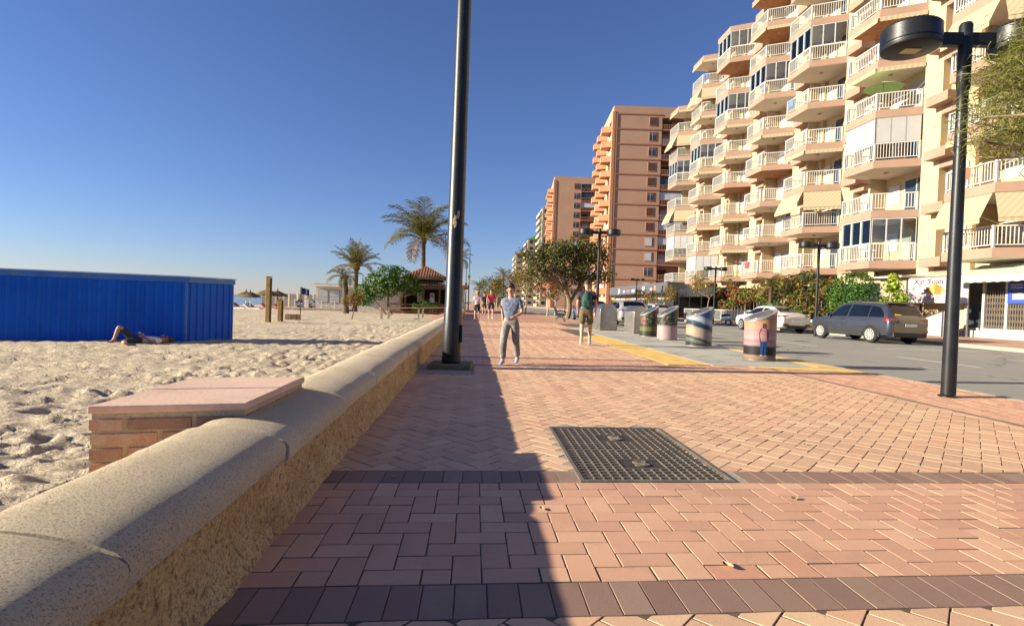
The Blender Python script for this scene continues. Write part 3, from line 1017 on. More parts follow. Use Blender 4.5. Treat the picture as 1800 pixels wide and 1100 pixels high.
# ------------------------------------------------------------------ straw parasols and loungers
M_STRAW = leafmat('straw', ['#5b4730', '#75603f', '#8d754d', '#4a3a28'], 0.15, 0.9)
def parasol(loc, s, label, hook=True, pole=None):
    t = thing('straw_parasol', label, 'parasol', loc, random.uniform(0, 6), 'straw parasols on the beach', s)
    b = MB(); b.cyl((0, 0, -.2), (0, 0, 2.15), .055, .045, 10); b.build('pole', pole or M_WHITE, t)
    b = MB(); rs = random.Random(int(loc[0] * 10))
    n = 300
    for k in range(n):
        a = 2 * math.pi * rs.random(); lay = rs.random()
        r0_ = .05 + lay * .85; r1_ = r0_ + .55
        z0 = 2.5 - r0_ * .42; z1 = 2.5 - r1_ * .46 - (.12 if r1_ > 1.1 else 0)
        d = .10
        b.add([(r0_ * math.cos(a), r0_ * math.sin(a), z0 + .03), (r1_ * math.cos(a - d), r1_ * math.sin(a - d), z1), (r1_ * math.cos(a + d), r1_ * math.sin(a + d), z1 + .02)], [(0, 1, 2)])
    b.lathe([(0.02, 2.5), (.7, 2.2), (1.35, 1.86)], 20)
    b.build('thatch', M_STRAW, t, fix=False)
    b = MB(); b.tube([(0, 0, 2.4), (.02, 0, 2.62), (.08, 0, 2.75), (.2, 0, 2.8)] if hook else [(0, 0, 2.4), (0, 0, 2.85)], [.13, .06, .05, .03] if hook else [.12, .03], 8)
    b.build('tip', M_STRAW, t)
parasol((-23.9, 60, -.72), .80, 'straw parasol with curled tip on white pole in front', True)
parasol((-24.6, 70, -.8), .95, 'dark straw parasol half hidden by the shed corner', False, M_WOODD)
parasol((-23.6, 64, -.8), .98, 'straw parasol with pointed tip next to tall post', False, M_WOODD)
parasol((-27.6, 68, -.85), .88, 'farther straw parasol with straight tip behind the front one', False)
M_LRED = M('lounger_red', (0.42, 0.07, 0.08), 0.7); M_LWH = M('lounger_white', (0.72, 0.7, 0.68), 0.6)
def lounger(loc, rz, cloth, label):
    t = thing('sun_lounger', label, 'sun lounger', loc, rz, 'sun loungers under the parasols')
    b = MB(); b.box(-.32, .32, -.95, .35, .30, .37); b.build('seat', cloth, t)
    b = MB(); b.beam((0, .36, .34), (0, .95, .75), .64, .07); b.build('backrest', cloth, t)
    for x, y in ((-.28, -.85), (.28, -.85), (-.28, .3), (.28, .3)):
        b = MB(); b.box(x - .03, x + .03, y - .03, y + .03, -.15, .296); b.build('leg', M_LWH, t)
LO = [(-22.4, 57, 1, M_LWH, 'white sun lounger nearest to the timber posts'), (-24.0, 57.3, 1, M_LWH, 'white sun lounger second from the posts'),
      (-25.3, 58, 1, M_LWH, 'white sun lounger beside the shed corner'), (-22.6, 62, 0, M_LRED, 'red sun lounger behind the tall timber post'),
      (-24.1, 62.2, 0, M_LRED, 'red sun lounger under the curled tip parasol'), (-25.8, 62.4, 0, M_LRED, 'red sun lounger farthest left by the shed'),
      (-21.4, 62.6, 0, M_LRED, 'red sun lounger between the two posts')]
for x, y, _, m, lb in LO:
    lounger((x, y, -.75), 1.35 + random.uniform(-.1, .1), m, lb)
    if m is M_LWH: pass

# ------------------------------------------------------------------ screen, pavilion
M_SCREEN = M('canvas_screen', (0.62, 0.53, 0.42), 0.85, 0.12, 1.5)
t = thing('canvas_screen', 'long beige canvas windbreak screen beyond the timber posts', 'screen', (-24, 74, -.6))
for k in range(9):
    x0 = -3.9 + k * 1.16
    b = MB(); b.grid([[(x0 + 1.12 * i / 4, .04 * math.sin(i * 2 + k), z) for i in range(5)] for z in (.15, 1.0, 1.86)]); b.build('panel', M_SCREEN, t, smooth=True)
    b = MB(); b.box(x0 - .05, x0 - .01, -.05, .05, -.2, 1.92); b.build('post', M_WOODG, t)
for x, c, lb in ((-22.0, (0.02, 0.10, 0.17), 'small white play hut with dark blue pointed roof'), (-20.6, (0.2, 0.2, 0.2), 'small white beach hut with grey pointed roof')):
    t = thing('beach_hut', lb, 'hut', (x, 70.5, -.6), 0, 'small huts before the screen')
    b = MB(); b.box(-.4, .4, -.4, .4, 0, .75); b.build('wall', M_WHITE, t)
    b = MB(); b.add([(-.5, -.5, .752), (.5, -.5, .752), (.5, .5, .752), (-.5, .5, .752), (0, 0, 1.35)], [(3, 2, 1, 0), (0, 1, 4), (1, 2, 4), (2, 3, 4), (3, 0, 4)]); b.build('roof', M('hut_roof', c, .7), t)
    b = MB(); b.box(-.25, .25, -.42, -.402, .15, .6); b.build('opening', M_WOODD, t)
M_WIN = M('window_dark', (0.035, 0.045, 0.055), 0.08, 0.3, 0.6, spec=0.6)
M_STEELW = M('frame_grey', (0.30, 0.28, 0.27), .6)
M_WINP = M('window_pale', (0.55, 0.53, 0.52), 0.25, 0.15, 0.8, spec=0.5)
t = thing('beach_pavilion', 'white flat roofed beach pavilion with large windows', 'pavilion', (-17.1, 60, -.5))
b = MB(); b.box(0, 9, .06, 5, 0, 2.62); b.build('wall', M('pavilion_wall', (0.62, 0.57, 0.50), 0.7), t)
b = MB(); b.box(-.35, 9.3, -.6, 5.3, 2.62, 2.80); b.build('roof', M_WHITE, t)
b = MB(); b.box(-.1, 9.1, -.35, 5.1, 2.803, 2.95); b.build('roof_upstand', M('roof_tan', (0.5, 0.42, 0.33), .8), t)
for k in range(4):
    x0 = .25 + k * 1.2
    b = MB(); b.box(x0, x0 + 1.08, .02, .055, .9, 2.3); w = b.build('window', M_STEELW, t)
    for zz0, zz1 in ((.95, 1.5), (1.55, 2.25)):
        b = MB(); b.box(x0 + .06, x0 + 1.02, .0, .018, zz0, zz1); b.build('pane', M_WINP, w)
t = thing('deck_railing', 'low grey wooden deck with crossed white railing before the pavilion', 'railing', (-17.6, 57.5, -.5))
b = MB(); b.box(-1, 4.6, 0, 2.2, 0, .28); b.build('deck', M_WOODG, t)
for k in range(5):
    x0 = -.9 + k * 1.35
    b = MB(); b.box(x0 - .05, x0 + .05, .02, .12, .28, 1.2); b.build('post', M_WHITE, t)
    if k < 4:
        b = MB(); b.beam((x0, .07, .4), (x0 + 1.35, .07, 1.1), .05); b.beam((x0, .1, 1.1), (x0 + 1.35, .1, .4), .05); b.build('cross_brace', M_WHITE, t)
b = MB(); b.box(-.95, 4.6, .0, .14, 1.2, 1.27); b.build('top_rail', M_WOODG, t)

# ------------------------------------------------------------------ beach restaurant with tiled roofs
M_TILE = M('roof_tile', (0.27, 0.12, 0.065), 0.85, 0.25, 3, 0.4, 20, fine=0.3)
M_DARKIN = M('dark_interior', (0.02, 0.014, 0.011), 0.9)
t = thing('beach_restaurant', 'beach bar with two tiers of brown tiled roof behind the bush', 'restaurant', (-6.2, 60, -.5))
def hip(mb, x0, x1, y0, y1, z0, z1, inset, th=.12):
    cx, cy = (x0 + x1) / 2, (y0 + y1) / 2
    i = inset
    v = [(x0, y0, z0), (x1, y0, z0), (x1, y1, z0), (x0, y1, z0), (x0 + i, y0 + i, z1), (x1 - i, y0 + i, z1), (x1 - i, y1 - i, z1), (x0 + i, y1 - i, z1)]
    mb.add(v, [(0, 1, 5, 4), (1, 2, 6, 5), (2, 3, 7, 6), (3, 0, 4, 7), (4, 5, 6, 7), (3, 2, 1, 0)])
    # tile ridges on the visible slopes
    nx = int((x1 - x0) / .28)
    for k in range(nx + 1):
        x = x0 + (x1 - x0) * k / nx
        xi = min(max(x, x0 + i), x1 - i)
        top = Vector((xi, y0 + i, z1)) if x0 + i <= x <= x1 - i else Vector((x, y0 + min(abs(x - x0), abs(x1 - x)), z0 + (z1 - z0) * min(abs(x - x0), abs(x1 - x)) / i))
        if (top - Vector((x, y0, z0))).length > .1:
            mb.beam((x, y0, z0 + .02), (top.x, top.y, top.z + .02), .10, .05)
b = MB(); hip(b, -3.2, 4.2, -1.5, 6.5, 2.75, 3.5, 2.2); r1 = b.build('lower_roof', M_TILE, t)
b = MB(); hip(b, -2.2, 3.4, -.3, 5.5, 3.9, 5.35, 2.75); b.build('upper_roof', M_TILE, t)
b = MB(); b.box(-1.2, 2.6, .8, 4.6, 3.3, 3.9); b.build('clerestory', M_WHITE, t)
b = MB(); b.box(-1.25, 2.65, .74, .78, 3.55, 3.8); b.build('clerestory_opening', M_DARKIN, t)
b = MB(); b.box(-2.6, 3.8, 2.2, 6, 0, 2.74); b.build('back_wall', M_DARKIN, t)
b = MB(); b.box(-3.0, 4.0, -1.3, 2.2, 0, .3); b.build('floor', M_WOODR, t)
for x in (-3.0, -1.2, .7, 2.4, 4.0):
    b = MB(); b.box(x - .09, x + .09, -1.35, -1.17, .3, 2.75); b.build('column', M_WOODD, t)
b = MB(); b.box(-3.0, 4.0, -1.22, -1.14, .95, 1.08); b.build('counter_rail', M_WOODR, t)
b = MB(); b.box(.3, 3.9, -1.0, -.4, .3, 1.15); b.build('counter', M_WOODR, t)
for x in (-.3, 1.1):
    b = MB(); b.box(x, x + .5, 2.12, 2.16, 1.3, 2.35); f = b.build('window', M_WHITE, t)
    b = MB(); b.box(x + .06, x + .44, 2.09, 2.118, 1.36, 2.29); b.build('pane', M_WINP, f)
t = thing('kiosk_shed', 'low white slatted structure beside the promenade beyond the black column', 'kiosk', (-1.9, 52, -.2))
b = MB(); b.box(-.8, .9, 0, 5, 0, 1.0); b.build('wall', M_WHITE, t)
for y in (0.1, 2.5, 4.9):
    b = MB(); b.box(.7, .8, y - .05, y + .05, 1.0, 2.5); b.build('post', M_WHITE, t)
b = MB(); b.beam((.75, .1, 1.0), (.75, 2.5, 2.45), .06); b.build('brace', M_WHITE, t)
b = MB(); b.box(-1.1, 1.2, -.4, 5.4, 2.5, 2.75); b.build('roof', M_TILE, t)
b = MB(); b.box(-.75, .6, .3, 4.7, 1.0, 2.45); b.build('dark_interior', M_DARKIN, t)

# ------------------------------------------------------------------ beach planting
palm('palm_tree', 'tallest date palm rising beside the tiled beach bar', (-6.05, 64, -.5), 8.6, .24, 5.3, 30, 3, (-.15, 0), 'palms by the beach', lift=(.12, 1.5), droop=(.9, 1.6), dry=.16)
palm('palm_tree', 'upright palm behind the pavilion with bristling crown', (-12.5, 58, -.5), 4.7, .24, 3.0, 28, 5, (.05, 0), 'palms by the beach', lift=(.35, 1.55), droop=(.3, 1.2))
palm('palm_tree', 'small drooping palm just left of the upright palm', (-12.0, 52, -.5), 3.5, .25, 2.0, 17, 8, (-.25, 0), 'palms by the beach', lift=(-.1, 1.3), droop=(1.1, 2.0))
palm('palm_tree', 'slender fan topped palm half hidden by the black column', (-2.3, 74, -.3), 7.2, .16, 2.0, 26, 9, (0, 0), 'palms by the beach', lift=(-.5, 1.3), droop=(.8, 1.6))
cs = [((-2.1, 0, 2.0), .95), ((-1.2, .3, 2.9), 1.1), ((-.1, 0, 3.5), 1.15), ((1.1, .2, 3.4), 1.15), ((2.1, 0, 2.9), .95), ((-1.7, -.4, 1.5), .75), ((.4, -.3, 2.7), 1.0), ((2.7, .2, 2.5), .7), ((-.6, -.6, 2.3), .9), ((-2.6, .2, 1.3), .6), ((0.6, .5, 4.1), .6)]
leafy_tree('bushy_tree', 'bushy bright green tree with pale spreading limbs before the beach bar', 'tree', (-8.1, 51, -.5), cs, 5200, .20, M_LEAF_BR, (0.1, 0, .9), .11, 4, M_TRUNKL,
           trunks=[((.2, 0, -.1), (.3, 0, 1.2), .1, .07), ((.1, 0, -.1), (-1.2, -.3, 1.5), .09, .05), ((.3, 0, -.1), (1.2, .1, 1.7), .08, .05)], shell=.75, aspect=.7)
cs = [((0, 0, 1.35), .45), ((-.4, 0, 1.2), .35), ((.4, .1, 1.3), .4), ((.1, 0, 1.7), .35), ((.6, 0, 1.65), .28)]
leafy_tree('dry_shrub', 'small dry yellowish shrub standing alone on the sand', 'shrub', (-8.1, 36.5, -.5), cs, 1000, .12, M_LEAF_DRY, (.2, 0, .75), .05, 6, M_TRUNK, trunks=[((0, 0, -.1), (.2, 0, .8), .05, .035)], shell=.1)
cs = [((-.6, 0, .7), .55), ((.5, 0, .9), .65), ((1.4, .2, .8), .55)]
leafy_tree('terrace_shrub', 'leafy shrubs growing in front of the dark beach bar', 'shrub', (-5.6, 57.6, -.4), cs, 700, .16, M_LEAF_BR, (.2, 0, .4), .05, 16, shell=.4)
for px, y, s, lb in ((.85, 122, 1.0, 'small distant palm standing alone against the sky'), (6.05, 120, 1.25, 'distant palm above the tree row, taller one'), (5.1, 124, .95, 'distant palm above the tree row, shorter one')):
    palm('palm_tree', lb, (px, y, -.2), 5.9 * s if px > 1 else 4.9, .22, 2.3, 20, int(px * 10) + 3, (0, 0), 'distant palms along the promenade', lift=(-.3, 1.3), droop=(.7, 1.6))

# ------------------------------------------------------------------ tall black column on the left
M_STEEL = M('steel_brushed', (0.40, 0.355, 0.30), 0.30, 0.25, 4, 0.05, 60, metal=0.92, fine=0.2)
M_STEELD = M('steel_dark', (0.20, 0.17, 0.14), 0.45, 0.2, 5, metal=0.5)
M_PASTE = M('paper_remnant', (0.40, 0.27, 0.2), 0.9, 0.4, 30)
t = thing('light_column', 'thick glossy black column standing on a stone footing by the wall', 'lamp post', (-0.33, 8.3, 0))
b = MB(); b.prism([(-.33, -.33), (.30, -.33), (.34, .33), (-.3, .33)], -.01, .07)
b.build('footing', M('footing_mossy', (0.20, 0.15, 0.08), 0.95, 0.4, 12, 0.8, 40, fine=0.5), t, bevel=.02)
b = MB()
prof = [(0.135, .05), (.142, .08), (.142, .62), (.136, .65), (.135, .9), (.128, .92), (.108, 5.0), (.098, 8.8), (.07, 8.85), (0.0, 8.86)]
b.lathe(prof, 28); b.build('shaft', M_BLACKM, t, smooth=True)
b = MB(); b.lathe([(.137, .10), (.150, .11), (.150, .17), (.137, .18)], 28); b.build('collar', M_BLACKM, t, smooth=True)
b = MB(); b.obox((.14, -.05, .52), (.03, .09, .26)); b.build('access_door', M_BLACKM, t, bevel=.006)
rs = random.Random(2)
for k in range(7):
    a0 = -1.75 + rs.uniform(-.45, .5); z0 = 2.2 + rs.uniform(-.09, .11); rr = .1255
    pts = [[(rr * math.cos(a0 + .16 * u), rr * math.sin(a0 + .16 * u), z0 + v * .035 * (1 + .5 * math.sin(u * 9 + k)))for u in (-1, -.4, .2, .8)] for v in (-1, 0, 1)]
    b = MB(); b.grid(pts); b.build('sticker_scrap', M_PASTE, t, fix=False)
for z in (8.5,):
    b = MB(); b.beam((-.8, 0, z), (.8, 0, z), .08); b.build('arm', M_BLACKM, t)
    for x in (-.95, .95):
        b = MB(); b.lathe([(0.0, -.12), (.32, -.12), (.34, -.1), (.34, .1), (.32, .12), (0, .12)], 28, (x, 0, z)); b.build('lamp_head', M_BLACKM, t, smooth=True)
t.rotation_euler.y = R(0.2)

# ------------------------------------------------------------------ double headed street lamps
M_LED = M('lamp_lens', (0.55, 0.42, 0.20), 0.4)
def make_lamp():
    t = thing('street_lamp', '', 'street lamp')
    b = MB(); b.lathe([(.082, -.05), (.082, .02), (.078, .9), (.07, 2.6), (.064, 3.6), (.062, 3.9), (.075, 3.92), (.075, 4.72), (.06, 4.75), (0, 4.755)], 22); b.build('post', M_BLACKM, t, smooth=True)
    b = MB(); b.lathe([(.083, 0), (.11, 0.0), (.11, .015), (.083, .03)], 22); b.build('base_plate', M_BLACKM, t, smooth=True)
    for s in (-1, 1):
        b = MB(); b.box(min(s * .05, s * .36), max(s * .05, s * .36), -.05, .05, 4.46, 4.62); b.build('arm', M_BLACKM, t, bevel=.01)
        b = MB(); b.lathe([(0.0, -.15), (.30, -.15), (.325, -.135), (.335, -.10), (.335, -.085), (.325, -.08), (.335, -.07), (.335, .11), (.31, .14), (0, .15)], 36, (s * .67, 0, 4.55)); h = b.build('lamp_head', M_BLACKM, t, smooth=True)
        b = MB(); b.box(s * .67 - .10, s * .67 + .10, -.07, .07, 4.39, 4.398); b.build('lens', M_LED, h)
    return t
lamp0 = make_lamp()
LAMPS = [((6.1, 6.6, 0), 0, 'nearest double headed black street lamp beside the kerb'),
         ((5.85, 25.9, 0), 0, 'black street lamp behind the steel bins and backpacker'),
         ((17.15, 26.4, -.1), .1, 'thin black street lamp rising behind the grey car'),
         ((20.3, 45.2, 0), .1, 'black street lamp before the flowering shrubs, beyond the white car'),
         ((20.2, 67.5, 0), .1, 'small black street lamp in front of the tan tower'),
         ((15.6, 94.0, -.1), .1, 'most distant small double headed street lamp')]
for i, (p, rz, lb) in enumerate(LAMPS):
    o = lamp0 if i == 0 else copy_tree(lamp0)
    o.location = p; o.rotation_euler = (0, 0, rz - 0.12); o['label'] = lb; o['group'] = 'double headed street lamps'
# thin masts beyond the column
for i, (x, y, h, lb) in enumerate(((-.75, 62, 6.9, 'thin grey mast seen just right of the black column'), (-1.15, 66, 5.6, 'shorter thin mast close to the grey one'))):
    t = thing('mast', lb, 'mast', (x, y, -.1), 0, 'masts beyond the column')
    b = MB(); b.cyl((0, 0, 0), (0, 0, h), .07, .05, 8); b.build('pole', M_STEELD, t)
    b = MB(); b.box(-.12, .12, -.1, .1, h * .55, h * .55 + .3); b.build('equipment_box', M_STEELD, t)

# ------------------------------------------------------------------ printed wraps for the bins
def px(c): return dk(hx(c), 0.5)          # printed ink under strong sun
def wrap_sunset():
    t = NT('print_sunset')
    P = t.n('ShaderNodeTexCoord').outputs['Object']
    sx = t.n('ShaderNodeSeparateXYZ'); t.l(P, sx.inputs[0])
    z = t.math('ADD', sx.outputs['Z'], t.math('MULTIPLY', t.math('SUBTRACT', t.noise(P, 5, 5), .5), .05))
    c = t.ramp(z, [(0.0, px('#a07f6a')), (.10, px('#b08a72')), (.13, px('#2a2220')), (.28, px('#3a2c2a')), (.33, px('#c9a6a8')), (.40, px('#b98a94')), (.47, px('#dcb2ac')), (.62, px('#c99a9c')), (.66, px('#e0ab8c')), (.9, px('#d99a72'))])
    t.base(c); t.pr(.55, 0, .25); return t.m
def wrap_beach():
    t = NT('print_beach')
    P = t.n('ShaderNodeTexCoord').outputs['Object']
    sx = t.n('ShaderNodeSeparateXYZ'); t.l(P, sx.inputs[0])
    z = t.math('ADD', t.math('MULTIPLY_ADD', sx.outputs['X'], .32, sx.outputs['Z']), t.math('MULTIPLY', t.math('SUBTRACT', t.noise(P, 7, 6), .5), .10))
    c = t.ramp(z, [(0.0, px('#3a3a36')), (.10, px('#8d8c84')), (.16, px('#33302c')), (.22, px('#c7b49c')), (.36, px('#cbb9a0')), (.46, px('#b9a88f')), (.5, px('#26384a')), (.6, px('#35597c')), (.66, px('#d8dcdc')), (.76, px('#b7c6d4')), (.8, px('#3f6fb4')), (.98, px('#2f5fa8'))])
    t.base(c); t.pr(.35, 0, .4); return t.m
def wrap_plants():
    t = NT('print_plants')
    P = t.n('ShaderNodeTexCoord').outputs['Object']
    sx = t.n('ShaderNodeSeparateXYZ'); t.l(P, sx.inputs[0])
    v = t.n('ShaderNodeTexVoronoi'); v.inputs['Scale'].default_value = 13
    t.l(P, v.inputs['Vector'])
    leaf = t.ramp(v.outputs['Distance'], [(0, px('#c9c877')), (.3, px('#5d7434')), (.7, px('#22301a'))])
    leaf2 = t.mix(t.ramp(t.noise(P, 6, 4), [(.5, (0, 0, 0)), (.6, (1, 1, 1))]), leaf, px('#a8606a'))
    z = sx.outputs['Z']
    low = t.ramp(z, [(0, px('#3a3630')), (.18, px('#4b4436')), (.22, px('#8a8450')), (.34, px('#77704a')), (.40, px('#2e2a26'))])
    t.base(t.mix(t.ramp(z, [(.40, (0, 0, 0)), (.46, (1, 1, 1))]), low, leaf2)); t.pr(.4, 0, .4); return t.m
def wrap_pinkpot():
    t = NT('print_pink_planter')
    P = t.n('ShaderNodeTexCoord').outputs['Object']
    sx = t.n('ShaderNodeSeparateXYZ'); t.l(P, sx.inputs[0])
    v = t.n('ShaderNodeTexVoronoi'); v.inputs['Scale'].default_value = 15
    t.l(P, v.inputs['Vector'])
    leaf = t.ramp(v.outputs['Distance'], [(0, px('#7f9a55')), (.35, px('#2e4a26')), (.6, px('#1f2a1a')), (.8, px('#b37f86'))])
    low = t.ramp(t.noise(P, 3, 4), [(.3, px('#d0acaa')), (.7, px('#dcbdb8'))])
    t.base(t.mix(t.ramp(sx.outputs['Z'], [(.42, (0, 0, 0)), (.5, (1, 1, 1))]), low, leaf)); t.pr(.4, 0, .4); return t.m

M_RIM = M('rim_grey', (0.26, 0.25, 0.235), 0.4, 0.1, metal=0.3)
def slant_bin(loc, rz, r_, h0, h1, mat, label):
    """round waste inlet with a slanted lid; low side towards -X"""
    t = thing('waste_bin', label, 'waste bin', loc, rz, 'printed waste inlets in the bin bay')
    n = 40
    def zt(a): return h0 + (h1 - h0) * (0.5 + 0.5 * math.cos(a))
    rows = []
    for k in range(9):
        rows.append([(r_ * math.cos(2 * math.pi * i / n), r_ * math.sin(2 * math.pi * i / n), .02 + (zt(2 * math.pi * i / n) - .02) * k / 8) for i in range(n + 1)])
    b = MB(); b.grid(rows); b.build('body', mat, t, smooth=True, angle=60)
    b = MB()
    rim = [(1.03 * r_ * math.cos(2 * math.pi * i / n), 1.03 * r_ * math.sin(2 * math.pi * i / n), zt(2 * math.pi * i / n) + .0) for i in range(n)]
    rim2 = [(p[0], p[1], p[2] + .035) for p in rim]
    b.add(rim + rim2, [(i, (i + 1) % n, n + (i + 1) % n, n + i) for i in range(n)] + [tuple(range(n, 2 * n)), tuple(range(n - 1, -1, -1))])
    lid = b.build('lid', M_RIM, t)
    b = MB()
    ring = [(.72 * r_ * math.cos(2 * math.pi * i / n), .72 * r_ * math.sin(2 * math.pi * i / n), h0 + (h1 - h0) * (.5 + .5 * .72 * math.cos(2 * math.pi * i / n)) + .042) for i in range(n)]
    ring0 = [(p[0], p[1], p[2] - .01) for p in ring]
    b.add(ring0 + ring, [(i, (i + 1) % n, n + (i + 1) % n, n + i) for i in range(n)] + [tuple(range(n, 2 * n))]); b.build('flap', M_STEEL, lid)
    b = MB(); b.lathe([(r_ * .98, 0.0), (r_ * 1.05, 0.0), (r_ * 1.05, .03), (r_ * .98, .035)], n); b.build('base_ring', M_STEELD, t)
    return t
def on_cyl(r_, pts):
    return [(r_ * math.cos(a), r_ * math.sin(a), z) for a, z in pts]
bin1 = slant_bin((5.95, 11.0, .006), .12, .31, .78, 1.03, wrap_sunset(), 'round waste bin printed with pink sunset and person in red jacket')
rr = .3135
A0 = -1.95          # middle of the printed figure on the drum, facing the promenade
FIG = [('printed_jeans', (0.02, 0.05, 0.14), [[(-.20, .13), (-.06, .13), (-.02, .40), (-.22, .40)], [(.02, .12), (.17, .12), (.20, .40), (-.01, .40)]]),
       ('printed_jacket', (0.13, 0.022, 0.022), [[(-.24, .401), (.24, .401), (.30, .56), (.20, .66), (-.20, .66), (-.30, .56)]]),
       ('printed_head', (0.09, 0.05, 0.035), [[(-.09, .661), (.09, .661), (.12, .71), (.08, .765), (-.08, .765), (-.12, .71)]]),
       ('printed_shoes', (0.3, 0.3, 0.3), [[(-.22, .105), (-.06, .105), (-.06, .128), (-.2, .128)], [(.03, .095), (.22, .095), (.18, .118), (.03, .118)]])]
for nm, c, polys in FIG:
    b = MB()
    for pl in polys:
        b.add(on_cyl(rr, [(A0 + u, z) for u, z in pl]), [tuple(range(len(pl)))])
    b.build(nm, M(nm, c, .9, spec=.05), bin1, fix=False)
slant_bin((6.2, 14.7, .006), .1, .345, .78, 1.06, wrap_beach(), 'round waste bin printed with beach and bridge scene')
slant_bin((6.2, 17.2, .006), .1, .315, .72, 1.08, wrap_pinkpot(), 'round waste bin printed with plant in pink pot')
slant_bin((6.15, 18.9, .006), .1, .315, .72, 1.06, wrap_plants(), 'round waste bin printed with pale green foliage')
def steel_bin(loc, rz, w, h, label, rounded):
    t = thing('steel_bin', label, 'waste bin', loc, rz, 'steel waste inlets in the bin bay')
    d = .62
    b = MB()
    if rounded:
        pts = [(-w / 2, 0)] + [(-w / 2 + w * .5 * (1 - math.cos(a)), h * .72 + h * .28 * math.sin(a)) for a in np.linspace(0, math.pi, 13)] + [(w / 2, 0)]
    else:
        pts = [(-w / 2, 0), (-w / 2, h * .78), (-w * .18, h), (w * .18, h), (w / 2, h * .8), (w / 2, 0)]
    n = len(pts)
    v = [(x, -d / 2, z) for x, z in pts] + [(x, d / 2, z) for x, z in pts]
    b.add(v, [(i, (i + 1) % n, n + (i + 1) % n, n + i) for i in range(n)] + [tuple(range(n)), tuple(range(2 * n - 1, n - 1, -1))])
    b.build('body', M_STEEL, t, smooth=True, angle=25, bevel=.01)
    b = MB(); b.box(-w * .36, w * .36, -d / 2 - .012, -d / 2 - .002, .08, h * .66); b.build('door', M_STEEL, t, bevel=.004)
    b = MB(); b.box(-w / 2 - .01, w / 2 + .01, -d / 2 - .014, d / 2 + .014, 0, .035); b.build('plinth', M_STEELD, t)
    b = MB(); b.box(w / 2 + .001, w / 2 + .03, -d / 2 + .02, d / 2 - .02, .03, h * .74); b.build('side_panel', M_STEELD, t)
    return t
steel_bin((6.35, 21.2, .006), .38, .62, 1.07, 'steel waste bin with angled top between printed bins and arched bin', False)
steel_bin((5.55, 23.0, .006), .32, .82, 1.12, 'larger steel waste bin with arched top beside the backpacker', True)

# ------------------------------------------------------------------ park bench
M_CAST = M('bench_iron', (0.015, 0.02, 0.022), 0.45, 0.2)
t = thing('park_bench', 'cast iron park bench with curled arms on the promenade', 'bench', (5.2, 33.0, 0), R(78))
for x in (-.75, .75):
    b = MB()
    b.tube([(x, -.3, 0), (x, -.24, .2), (x, -.1, .3), (x, -.26, .42)], .028, 6)
    b.tube([(x, .3, 0), (x, .22, .2), (x, .05, .3), (x, .2, .42)], .028, 6)
    b.tube([(x, -.28, .42), (x, .2, .42), (x, .27, .65), (x, .36, .92)], .028, 6)
    b.tube([(x, -.28, .42), (x, -.32, .58), (x, -.22, .66), (x, .24, .64)], .026, 6)
    b.tube([(x, -.1, .3), (x, 0, .24), (x, .05, .3), (x, 0, .38), (x, -.1, .3)], .02, 5)
    b.build('end_frame', M_CAST, t, smooth=True)
for k in range(4):
    b = MB(); b.box(-.78, .78, -.26 + k * .12, -.17 + k * .12, .445, .475); b.build('seat_slat', M_CAST, t)
for k in range(4):
    b = MB(); b.beam((-.78, .225 + .034 * k, .54 + .105 * k), (.78, .225 + .034 * k, .54 + .105 * k), .03, .08); b.build('back_slat', M_CAST, t)

# ------------------------------------------------------------------ promenade trees
cs = []
rs = random.Random(12)
for k in range(26):
    a = rs.uniform(0, 6.28); q = rs.random() ** .5
    x = 3.05 * q * math.cos(a); y = 2.4 * q * math.sin(a)
    cs.append(((x * 1.04, y, 4.45 + 1.35 * math.sqrt(max(0, 1 - q * q)) * rs.uniform(.2, 1) - .25 + rs.uniform(-.5, .3)), rs.uniform(.62, .95)))
for k in range(7):
    cs.append(((-2.6 + k * .9, -1.6 + rs.uniform(-.4, .4), 3.4 + rs.uniform(-.3, .3)), .62))
for k in range(8):
    cs.append(((-2.7 + k * .78, -.4 + rs.uniform(-.6, .6), 3.1 + rs.uniform(-.35, .3)), .7))
leafy_tree('broad_tree', 'broad dark evergreen tree with spreading crown over the promenade', 'tree', (6.6, 40, 0), cs, 11000, .17, [M_LEAF_DK, M_LEAF_MIX], (.4, 0, 2.0), .2, 2,
           trunks=[((.2, 0, -.1), (.0, 0, 2.2), .2, .15), ((.25, 0, 1.0), (1.2, .2, 2.7), .14, .1)], shell=.5, mixi=[4, 1])
def street_tree(x, y, h, r_, mats, seed, label, n=1400, mixi=None, leaf=.16, bark=None, lean=0):
    rs = random.Random(seed); cs = []
    for k in range(9):
        a = rs.uniform(0, 6.28); q = rs.random() ** .5 * r_
        cs.append(((q * math.cos(a) + lean, q * math.sin(a), h - r_ * .5 + rs.uniform(-.5, .45) * r_), r_ * rs.uniform(.4, .6)))
    leafy_tree('street_tree', label, 'tree', (x, y, 0), cs, n, leaf, mats, (lean * .6, 0, h * .45), .075, seed, bark or M_TRUNKL, 'small trees along the promenade', shell=.3, mixi=mixi)
street_tree(6.25, 47, 3.5, 1.15, [M_LEAF_RED, M_LEAF_MIX], 21, 'small reddish leaved tree with pale trunk left of the broad tree', 1300, [3, 1], bark=M_TRUNKL)
street_tree(5.2, 56, 4.3, 1.8, [M_LEAF_MIX, M_LEAF_DRY], 22, 'olive brown small tree just behind the reddish tree', 2200)
street_tree(3.9, 64, 4.4, 1.9, [M_LEAF_DRY, M_LEAF_MIX], 23, 'tawny small tree in the middle of the tree row', 2200)
street_tree(3.0, 74, 4.0, 2.0, [M_LEAF_MIX, M_LEAF_DK], 24, 'olive small tree farther along the row', 2200)
street_tree(2.2, 88, 3.7, 2.3, [M_LEAF_DK, M_LEAF_MIX], 25, 'farthest dull green tree at the end of the row', 2200, leaf=.2)
